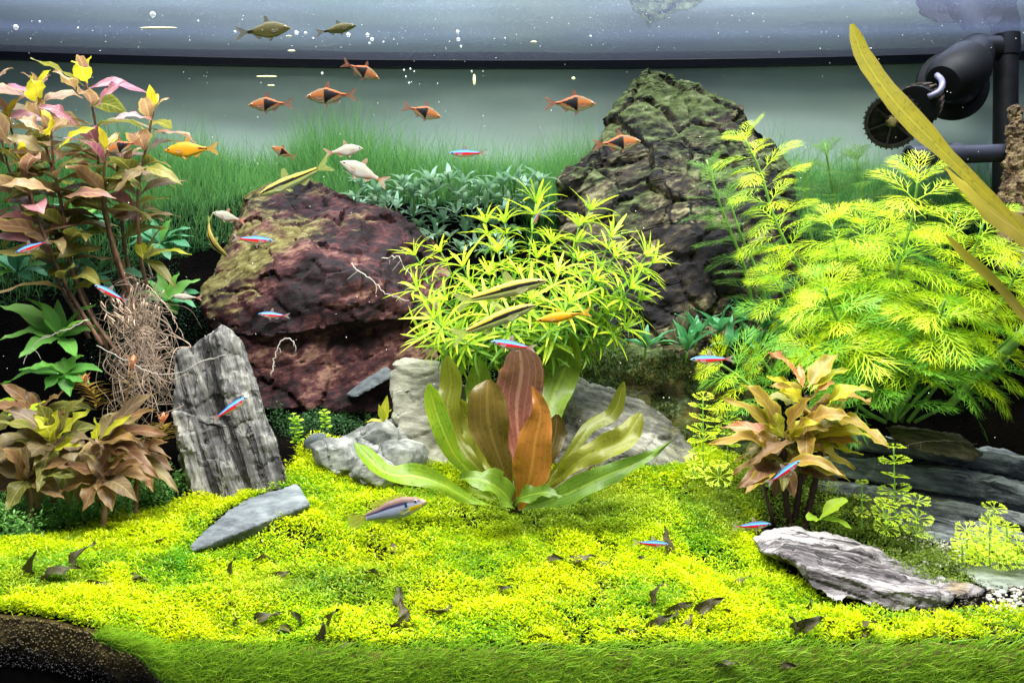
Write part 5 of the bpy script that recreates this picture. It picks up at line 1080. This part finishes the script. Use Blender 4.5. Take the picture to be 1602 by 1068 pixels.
def fish_parts(kind, arch):
    key = (kind, round(arch, 2))
    if key in _fc: return _fc[key]
    K = KINDS[kind]; tab = K['p']; te = tab[-1][0]; NT = 44; NA = 40
    def crv(v):   # bends the fish sideways/up along its length
        s = v.x; return Vector((s, v.y + arch * (s * s * 1.0), v.z))
    V = []; cols = []; Fc = []
    for i in range(NT + 1):
        t = te * (i / NT) ** .9; top, bot, w_ = interp(tab, t); m = (top + bot) / 2; hh = (top - bot) / 2
        for k in range(NA):
            a = 6.283 * k / NA; sy = math.cos(a); sz = math.sin(a)
            V.append(crv(Vector((.5 - t, w_ * (abs(sy) ** .9) * (1 if sy > 0 else -1), m + hh * sz)))); cols.append(tuple(v * FK[kind] for v in col_fn(kind, t, sz)))
    for i in range(NT):
        for k in range(NA): a = i * NA + k; b = i * NA + (k + 1) % NA; Fc.append((a, a + NA, b + NA, b))
    Fc.append(tuple(range(NA))[::-1]); Fc.append(tuple(NT * NA + k for k in range(NA)))
    body = mesh("body", V, Fc, m_fish, cols)
    def fin(name, out, y0, c0, c1, spread=0, spots=False):
        """out: list of (x,z) with the first two as the root; fanned strip from root to rim with rays"""
        rim = catmull([Vector((x, 0, z)) for x, z in out[1:]], 14); r0 = Vector((out[0][0], 0, out[0][1])); V = []; cs = []; Fc = []; n = len(rim)
        for j in range(5):
            for i, p in enumerate(rim):
                q = r0.lerp(p, .12 + .88 * j / 4); q = Vector((q.x, y0 + spread * j / 4 + .0035 * math.sin(i * 2.4) * j / 4, q.z)); V.append(crv(q))
                c = mixc(c0, c1, j / 4); c = mixc(c, (c[0] * .55, c[1] * .55, c[2] * .55), .5 * (i % 2)); 
                if spots and j == 3 and i in (1, 2, 4): c = (.01, .01, .01)
                cs.append(c)
        for j in range(4):
            for i in range(n - 1): a = j * n + i; Fc.append((a, a + 1, a + n + 1, a + n))
        return name, mesh(name, V, Fc, m_fin, cs)
    FCOL = {'rasbora': ((.45,.12,.05),(.40,.18,.12)), 'neon': ((.60,.12,.08),(.5,.5,.5)), 'algae': ((.40,.44,.10),(.44,.48,.16)), 'krib': ((.40,.34,.06),(.46,.50,.08)), 'silver': ((.78,.22,.12),(.7,.5,.42)), 'red_fin': ((.8,.16,.08),(.7,.4,.34)), 'orange': ((.75,.30,.01),(.80,.40,.06)), 'olive': ((.14,.12,.04),(.24,.20,.07))}[kind]
    c0, c1 = FCOL; e = .5 - te; top = lambda t: interp(tab, t)[0]; bot = lambda t: interp(tab, t)[1]
    tail_z = .085 if kind in ('neon',) else (.12 if kind != 'algae' else .10); big = kind == 'krib'
    if big: tl = [(e + .03, 0), (e, .03), (-.44, .10), (-.5, .05), (-.52, -.01), (-.5, -.07), (-.42, -.10), (e, -.03)]
    else: tl = [(e + .03, 0), (e, .02), (-.42, tail_z * .75), (-.52, tail_z * 1.15), (-.45, .02), (-.43, 0), (-.45, -.02), (-.52, -tail_z * 1.15), (-.42, -tail_z * .75), (e, -.02)]
    fins = [fin("tail_fin", tl, 0, c0, c1, spots=big)]
    td = .40 if kind != 'algae' else .36; x0 = .5 - td
    if big: dl = [(x0 - .10, top(.5) - .03), (x0 + .18, top(.24) - .012), (x0 + .10, top(.3) + .035), (x0 - .08, top(.45) + .05), (x0 - .30, top(.6) + .06), (x0 - .26, top(.62) - .01)]
    else: dl = [(x0 - .03, top(td) - .03), (x0 + .03, top(td) - .012), (x0 - .03, top(td) + .11), (x0 - .075, top(td) + .10), (x0 - .085, top(td + .09) - .008)]
    fins.append(fin("dorsal_fin", dl, 0, c0, c1))
    xa = .5 - .58; al = [(xa + .0, bot(.58) + .03), (xa + .06, bot(.52) + .012), (xa + .0, bot(.58) - .06), (xa - .05, bot(.62) - .05), (xa - .13, bot(.70) + .006)]; fins.append(fin("anal_fin", al, 0, c0, c1))
    xp = .5 - .36
    for sg in (-1, 1): fins.append(fin("pelvic_fin", [(xp, bot(.36) + .03), (xp + .03, bot(.34) + .02), (xp - .02, bot(.38) - .045), (xp - .06, bot(.42) - .04), (xp - .03, bot(.38) + .01)], .012 * sg, c0, c1, .018 * sg))
    for sg in (-1, 1): fins.append(fin("pectoral_fin", [(.5 - .22, -.03), (.5 - .22, -.01), (.5 - .33, -.01), (.5 - .35, -.05), (.5 - .30, -.075), (.5 - .22, -.045)], interp(tab, .24)[2] * .98 * sg, mixc(c1, (.4,.4,.3), .4), mixc(c1, (.3,.3,.25), .5), .012 * sg))
    ex, ez, er = K['eye']; bw = interp(tab, ex)[2]; eyes = []
    for sg in (-1, 1):
        V = []; cs = []; Fc = []; NR = 7; NK = 14
        for j in range(NR + 1):
            ph = math.pi * (j + .02) / (NR + .02) * .5
            for k in range(NK):
                a = 6.283 * k / NK; V.append(crv(Vector((.5 - ex + er * math.sin(ph) * math.cos(a), sg * (bw * .93 + er * .55 * math.cos(ph)), ez + er * math.sin(ph) * math.sin(a))))); cs.append((.004, .004, .006) if j <= 3 else {'krib': (.35,.42,.6), 'neon': (.25,.5,.6)}.get(kind, (.42,.34,.16)))
        for j in range(NR):
            for k in range(NK): a = j * NK + k; b = j * NK + (k + 1) % NK; Fc.append((a, b, b + NK, a + NK))
        eyes.append(mesh("eye", V, Fc, m_eye, cs))
    _fc[key] = (body, fins, eyes); return _fc[key]
def fish(kind, label, nose, tail, d, group, cat="fish", name="fish", arch=0, roll=0, dd=0, scale_h=1):
    a = P(nose[0], nose[1], d + dd); b = P(tail[0], tail[1], d - dd); c = (a + b) / 2; L = (a - b).length
    x = (a - b).normalized(); z = Vector((0, 0, 1)); z = (z - x * z.dot(x)).normalized(); y = z.cross(x)
    M = Matrix((x, y, z)).transposed().to_4x4(); M = Matrix.Translation(c) @ M @ Matrix.Rotation(roll, 4, 'X') @ Matrix.Diagonal((L, L, L * scale_h, 1))
    rt = empty(name, c, label, cat, group); body, fins, eyes = fish_parts(kind, arch)
    link("body", body, rt, M)
    for n_, me in fins: link(n_, me, rt, M)
    for me in eyes: link("eye", me, rt, M)
gN = "small blue and red striped tetras"; gR = "copper fish with a black wedge"; gA = "long algae eaters with a black stripe"; gS = "pale silvery fish with red fins"; gO = "orange tetras"; gD = "dark olive fish near the surface"
for lb, n_, t_, d, k in (("blue and red striped tetra at the left edge below the pink leaves",(24,396),(78,376),.93,{}),("blue and red striped tetra crossing the tall stems above the root tangle",(148,446),(200,472),.92,{}),
  ("blue striped tetra with an orange belly in front of the lava rock top left",(428,377),(364,372),.98,{}),("small bright blue tetra in front of the lava rock centre",(404,491),(453,494),1.0,{}),
  ("blue and red tetra in front of the standing slab rock",(388,620),(332,657),.90,{}),("dark blue and orange tetra in front of the back turf",(703,240),(762,239),1.1,{}),
  ("pale blue and red tetra at the top of the tall red sword leaf",(768,534),(838,545),.86,{}),("tiny lilac tetra seen end on among the star shaped leaves",(834,352),(845,330),.98,dict(dd=.012)),
  ("blue and red tetra over the feathery shoot left of the orange leaved plant",(1080,562),(1148,561),.93,{}),("blue and red tetra in front of the lower orange leaves, nose up right",(1252,720),(1200,757),.86,{}),
  ("blue and dark red tetra above the left end of the streaked slate",(1206,819),(1146,824),.86,{}),("blue tetra low over the open carpet right of the sword plant",(1046,851),(990,848),.85,{})):
    fish('neon', lb, n_, t_, d, gN, **k)
for lb, n_, t_, d, k in (("copper fish with a black wedge, leftmost of the three above the turf",(388,165),(458,162),1.05,{}),("copper fish with a black wedge and forked tail, middle one above the turf",(478,152),(558,148),1.05,{}),
  ("copper wedge marked fish, highest one, swimming down to the right by the black rim",(594,124),(536,98),1.05,{}),("pale copper fish with a black wedge facing right above the turf",(691,184),(630,166),1.05,{}),
  ("copper fish with a black wedge to the left of the rock peak",(933,163),(853,162),1.05,{}),("copper fish with a black wedge in front of the peaked rock",(1003,221),(928,227),1.02,{}),
  ("small pinkish wedge marked fish facing left in front of the turf",(424,230),(462,247),1.05,dict(dd=-.010)),("pinkish wedge marked fish among the leaves of the tall stems",(164,237),(222,221),.93,{})):
    fish('rasbora', lb, n_, t_, d, gR, **k)
fish('silver', "pale silvery fish with a red anal fin, upper of the pair before the turf", (568,232), (508,240), 1.02, gS, dd=.006)
fish('silver', "pale silvery fish with pink tail facing left, lower of the pair", (532,253), (606,286), 1.0, gS)
fish('red_fin', "pale silvery fish touching the nose of the curled algae eater", (332,333), (384,346), 1.0, gS, dd=-.006)
fish('olive', "dark olive fish near the surface at left, larger of the two", (455,44), (370,52), 1.0, gD); fish('olive', "dark olive fish near the surface, smaller and to the right", (558,40), (494,52), 1.03, gD, scale_h=.8)
fish('orange', "bright orange fish with black tail root in front of the left turf", (257,236), (341,232), .98, gO, scale_h=.95); fish('orange', "orange fish with black tail stripe below the two algae eaters", (838,502), (924,488), .90, gO, scale_h=.62)
fish('algae', "yellow algae eater with black stripe above the lava rock", (406,306), (518,256), .95, gA, arch=.25); fish('algae', "yellow algae eater curled nose down beside the lava rock", (344,405), (316,338), .97, gA, arch=.9, roll=.7, scale_h=1.1)
fish('algae', "black striped algae eater in front of the star leaved bush, upper one", (856,438), (712,474), .90, gA); fish('algae', "black striped algae eater in front of the star leaved bush, lower one", (838,476), (706,528), .89, gA)
fish('krib', "violet grey fish with yellow throat and spotted tail hovering over the carpet", (667,784), (546,816), .84, None)
fish('silver', "small gleaming white fish in front of the moss beside the lava rock", (268,463), (316,466), .99, None, scale_h=.7)

# ---------------------------------------------------------------- pump, pipes
blk = simple("black_plastic", (.005,.005,.007), .6, .25, .5, 60, .2); blk2 = simple("worn_black_plastic", (.012,.010,.009), .5, .4, .8, 160, .5); rim_m = simple("grey_black_pipe", (.035,.038,.062), .5, .35, .4, 20, .1)
def lathe(prof, sides=32):
    V = []; Fc = []
    for z, r in prof:
        for k in range(sides): a = 6.283185 * k / sides; V.append(Vector((r * math.cos(a), r * math.sin(a), z)))
    for i in range(len(prof) - 1):
        for k in range(sides): a = i * sides + k; b = i * sides + (k + 1) % sides; Fc.append((a, b, b + sides, a + sides))
    if prof[0][1] > 1e-5: Fc.append(tuple(range(sides))[::-1])
    if prof[-1][1] > 1e-5: Fc.append(tuple((len(prof) - 1) * sides + k for k in range(sides)))
    return V, Fc
def axis(p, d, up=(0, 0, 1)):
    z = Vector(d).normalized(); x = z.cross(Vector(up)); x = x.normalized() if x.length > 1e-4 else z.orthogonal().normalized(); y = z.cross(x)
    return Matrix.Translation(p) @ Matrix((x, y, z)).transposed().to_4x4()
def addp(name, vf, mat, par, M, sm=True):
    me = mesh(name, vf[0], vf[1], mat, sm=sm)
    if sm: me.set_sharp_from_angle(angle=.6)
    return link(name, me, par, M)
pd = 1.17; pump = empty("circulation_pump", P(1490, 130, pd + .05), "black circulation pump with a ribbed round intake hanging under the surface at right", "pump")
c0 = P(1488, 128, pd + .04); hd = P(1396, 190, pd - .06); jn = P(1448, 152, pd)
addp("suction_disc", lathe([(-.006,.040),(0,.046),(.004,.045),(.010,.034),(.018,.030)], 40), blk, pump, axis(P(1490, 134, pd + .07), (-.12, -1, .05)))
addp("motor_body", lathe([(0,.018),(.003,.027),(.012,.031),(.05,.031),(.062,.028),(.070,.022)], 36), blk, pump, axis(P(1522, 96, pd + .02), (hd - P(1522, 96, pd + .02))))
addp("holder_arm", lathe([(0,.022),(.02,.026),(.05,.024)], 24), blk, pump, axis(P(1530, 78, pd + .06), (-.6, -.6, -.6)))
addp("clamp", lathe([(0,.016),(.03,.016)], 20), blk, pump, axis(P(1560, 76, pd + .05), (-1, -.1, -.05)))
ax = (hd - jn).normalized(); face = Vector((-.30, -.88, -.30)).normalized(); Mx = axis(hd - face * .022, face)
addp("intake_back", lathe([(-.012,.012),(-.006,.020),(0,.029),(.003,.030)], 36), blk2, pump, Mx)
addp("intake_ring", lathe([(.018,.0275),(.018,.0305),(.026,.0308),(.026,.0262),(.018,.0262)], 44), blk2, pump, Mx)
addp("hub", lathe([(.006,.008),(.02,.007),(.024,.004)], 18), simple("pump_hub", (.30,.24,.10), .5, .3, .6, 200), pump, Mx)
def boxm(x, y, z):
    V = [Vector((sx * x / 2, sy * y / 2, sz * z / 2)) for sx in (-1, 1) for sy in (-1, 1) for sz in (-1, 1)]; return V, [(0, 1, 3, 2), (4, 6, 7, 5), (0, 4, 5, 1), (2, 3, 7, 6), (0, 2, 6, 4), (1, 5, 7, 3)]
slat = mesh("slat", *boxm(.0026, .0018, .024), blk2, sm=False); spoke = mesh("spoke", *boxm(.026, .0022, .003), blk2, sm=False); tooth = mesh("tooth", *boxm(.004, .0016, .002), blk2, sm=False)
for k in range(32):
    Rz = Matrix.Rotation(6.283 * k / 32, 4, 'Z'); link("slat", slat, pump, Mx @ Rz @ Matrix.Translation((.0295, 0, .011))); link("tooth", tooth, pump, Mx @ Rz @ Matrix.Translation((.0305, 0, .023)))
for k in range(6): link("spoke", spoke, pump, Mx @ Matrix.Rotation(6.283 * k / 6 + .3, 4, 'Z') @ Matrix.Translation((.015, 0, .021)))
Mn = axis(jn + Vector((0, 0, -.004)), ax); addp("neck", lathe([(-.018,.016),(0,.019),(.018,.024),(.03,.026)], 30), blk, pump, Mn)
nsl = mesh("neck_rib", *boxm(.003, .0028, .030), simple("rib_tan", (.11,.085,.07), .5, .3, .5, 120), sm=False)
for k in range(22): link("neck_rib", nsl, pump, Mn @ Matrix.Rotation(6.283 * k / 22, 4, 'Z') @ Matrix.Translation((.0225, 0, .008)) @ Matrix.Rotation(R(13), 4, 'Y'))
q = [P(1466,118,pd-.02),P(1474,128,pd-.035),P(1470,143,pd-.04),P(1452,152,pd-.035)]; rod("pale_tube", catmull(q, 12), .0036, simple("lilac_plastic", (.20,.19,.30), .35, .4, .3, 60), pump, 10)
pp_ = empty("outlet_pipe", P(1420, 242, 1.10), "dark grey horizontal pipe with an open left end under the pump", "pipe")
q0 = P(1421, 244, 1.10); q1 = P(1500, 241, 1.12); q2 = P(1586, 239, 1.14); dirp = (q1 - q0)
addp("pipe", lathe([(0,.0085),(0,.0118),(dirp.length,.0118),(dirp.length,.0105),((q2 - q0).length,.0105),((q2 - q0).length,.004)], 32), rim_m, pp_, axis(q0, q2 - q0))
addp("bore_shade_disc", lathe([(.0005,.0),(.0005,.0086)], 24), simple("bore_shade", (.002,.002,.002), .9, .05), pp_, axis(q0 + Vector((-.0008, 0, 0)), q2 - q0))  # flat black disc stands for the shade inside the open end
addp("collar", lathe([(0,.0120),(.004,.0126),(.012,.0124),(.013,.0118)], 32), rim_m, pp_, axis(q1 - Vector((.01, 0, 0)), q2 - q0))
vp = empty("upright_pipe", P(1572, 400, 1.24), "thick black upright pipe at the right rear corner", "pipe"); q = [P(1574, 60, 1.24), P(1573, 150, 1.24), P(1571, 420, 1.24)]
addp("pipe", lathe([(0,.0150),((q[0] - q[2]).length,.0150)], 28), blk, vp, axis(q[2], q[0] - q[2]))
addp("collar", lathe([(0,.0165),(.012,.0175),(.03,.0165)], 28), blk, vp, axis(P(1574, 88, 1.24), (0, 0, 1)))
m_col = mat_rock("encrusted_column", [S(60,50,40), S(120,96,72), S(176,150,110), S(214,196,150)], (0,0,1), 1.2, 90, 1.0, k=.6)
rock("encrusted_column", "rough tan crusted column leaning against the black pipe at the right edge", [H((1582,168,1.12),(1596,172,1.12),(1606,230,1.11),(1650,420,1.10),(1560,420,1.10),(1562,330,1.10),(1572,250,1.11),(1586,170,1.15),(1650,420,1.15),(1565,400,1.15),(1606,230,1.15))], .0022, m_col, .006, 60, rough2=.003, cat="column")
# back wall blue grey strip right of the pipe is simply more of the rear glass

# ---------------------------------------------------------------- bubbles and floating bits
m_bub, nt, o = newmat("bubble"); p = principled(nt, (.9,.93,1), .08, .8); tr = N(nt, "ShaderNodeBsdfTransparent"); lw = N(nt, "ShaderNodeLayerWeight", i_Blend=.55); ms = N(nt, "ShaderNodeMixShader")
nt.links.new(math_n(nt, 'MULTIPLY_ADD', lw.outputs[1], .7, .3, clamp=True), ms.inputs[0]); nt.links.new(tr.outputs[0], ms.inputs[1]); nt.links.new(p.outputs[0], ms.inputs[2]); nt.links.new(ms.outputs[0], o.inputs[0])
m_bit = simple("floating_bit", (.75,.80,.45), .4, .4, .2)
bb = bmesh.new(); bmesh.ops.create_icosphere(bb, subdivisions=2, radius=1); bub = bpy.data.meshes.new("bubble"); bb.to_mesh(bub); bb.free(); smooth(bub); bit = bub.copy(); bub.materials.append(m_bub); bit.materials.append(m_bit)
for x, y, r in ((239,23,4.5),(25,43,4),(62,34,1.6),(122,44,1.6),(368,50,2),(464,52,3.4),(478,52,2.4),(545,55,3.4),(575,55,3),(582,62,3),(578,68,2),(600,66,1.6),(716,50,2.8),(717,62,3),(721,73,2),(504,115,2),(632,110,1.6),(642,108,1.6),(635,120,1.4),(640,130,1.6),(648,112,1.2),(738,112,1.6),(310,33,1.6),(924,57,1.8),(490,60,1.4),(790,60,1.2),(1178,22,1.2)):
    d = .95; s = r / F * d; o = link("bubble", bub, None, Matrix.Translation(P(x, y, d)) @ Matrix.Scale(s, 4)); tag(o, "tiny bright air bubble drifting just under the water surface", "bubble", "bubbles under the surface")
for x, y, a, b_ in ((248,44,62,3.2),(835,66,10,4),(897,123,6,5),(742,125,5,18),(456,80,12,4),(417,120,34,3),(424,134,12,3),(452,57,10,3)):
    d = .97; o = link("floating_bit", bit, None, Matrix.Translation(P(x, y, d)) @ Matrix.Diagonal((a / 2 / F * d, .0012, b_ / 2 / F * d, 1))); tag(o, "small pale scrap of plant floating just below the surface", "plant scrap", "pale scraps floating near the surface")
# fine drifting specks in the water
V = []; Fc = []
for _ in range(420):
    x = random.uniform(0, 1602); y = random.choice([random.uniform(20, 330), random.uniform(20, 80), random.uniform(330, 760)]); d = random.uniform(.85, 1.05); p = P(x, y, d); s = random.uniform(.00025, .0006)
    if p.z < Gz(p.x, p.y) + .01: continue
    q = len(V); V += [p + Vector(v) * s for v in ((1, 0, 0), (-1, 0, 0), (0, 1, 0), (0, -1, 0), (0, 0, 1), (0, 0, -1))]; Fc += [(q, q + 2, q + 4), (q + 2, q + 1, q + 4), (q + 1, q + 3, q + 4), (q + 3, q, q + 4), (q + 2, q, q + 5), (q + 1, q + 2, q + 5), (q + 3, q + 1, q + 5), (q, q + 3, q + 5)]
tag(link("drifting_specks", mesh("drifting_specks", V, Fc, simple("speck", (.7,.72,.66), .6, .2, 0))), "fine pale specks drifting in the water", "specks", kind="stuff")

# ---------------------------------------------------------------- labels that single out the look-alikes by row and order
ORD = "first second third fourth fifth sixth seventh eighth ninth tenth eleventh twelfth thirteenth fourteenth fifteenth sixteenth seventeenth eighteenth nineteenth twentieth".split()
def rows(prefix, what, bands, where=lambda o: o.matrix_world.translation if o.parent is None else o.location):
    """bands: [(upper photo y limit, words)]; what: function(words, order) -> label"""
    obs = []
    for o in C.objects:
        if o.parent is None and o.name.split(".")[0] == prefix:
            l = where(o); x, y = proj(l.x, l.y, l.z); obs.append((x, y, o))
    lo = -1e9
    for hi, words in bands:
        g = sorted([q for q in obs if lo < q[1] <= hi], key=lambda q: q[0]); n = len(g); lo = hi
        for i, (x, y, o) in enumerate(g):
            k, side = (i, "left") if i < (n + 1) // 2 else (n - 1 - i, "right")
            od = ("leftmost" if side == "left" else "rightmost") if k == 0 else "%s from the %s" % (ORD[min(k, 19)], side)
            o["label"] = what(o, words, od)
rows("withered_leaf", lambda o, w, od: ("rust brown" if "rust" in o["group"] else "dark") + " withered leaf, %s in the %s" % (od, w), [(880, "far row below the sword plant"), (925, "upper middle row"), (965, "lower middle row"), (990, "front row"), (1015, "row along the carpet edge"), (2000, "green fringe below the carpet")])
rows("blue_green_rosette", lambda o, w, od: "blue green rosette, %s in the %s, behind the lava rock" % (od, w), [(315, "top row"), (345, "upper row"), (375, "lower row"), (2000, "bottom row")])
rows("dark_rosette", lambda o, w, od: "dark green pointed rosette, %s in the %s, under the peaked rock" % (od, w), [(525, "upper row"), (2000, "lower row")])
rows("bead_leaved_stem", lambda o, w, od: "bead leaved yellow stem, %s of three behind the stone pile" % od, [(2000, "")])
def tipof(o): return star_tip[o.name]
rows("star_leaved_stem", lambda o, w, od: "star leaved stem, tip %s in the %s of its bush" % (od, w), [(370, "top row"), (420, "upper row"), (460, "middle row"), (500, "lower row"), (2000, "bottom row")], tipof)
rows("bubble", lambda o, w, od: "tiny bright air bubble, %s %s" % (od, w), [(48, "above the surface line, top row"), (60, "just over the black rim"), (90, "touching the black rim"), (2000, "below the black rim")])
rows("floating_bit", lambda o, w, od: "small pale plant scrap, %s %s" % (od, w), [(90, "above the black rim"), (2000, "below the black rim")])
n = 0
for o in C.objects:
    if o.parent is None and o.get("label") == "bright yellow green whorled stem in the clump at the right edge": o["group"] = "yellow whorled stems at the right edge"

for o in C.objects:
    if o.get("label") and len(o["label"].split()) > 16: print("LONG", o.name, o["label"])
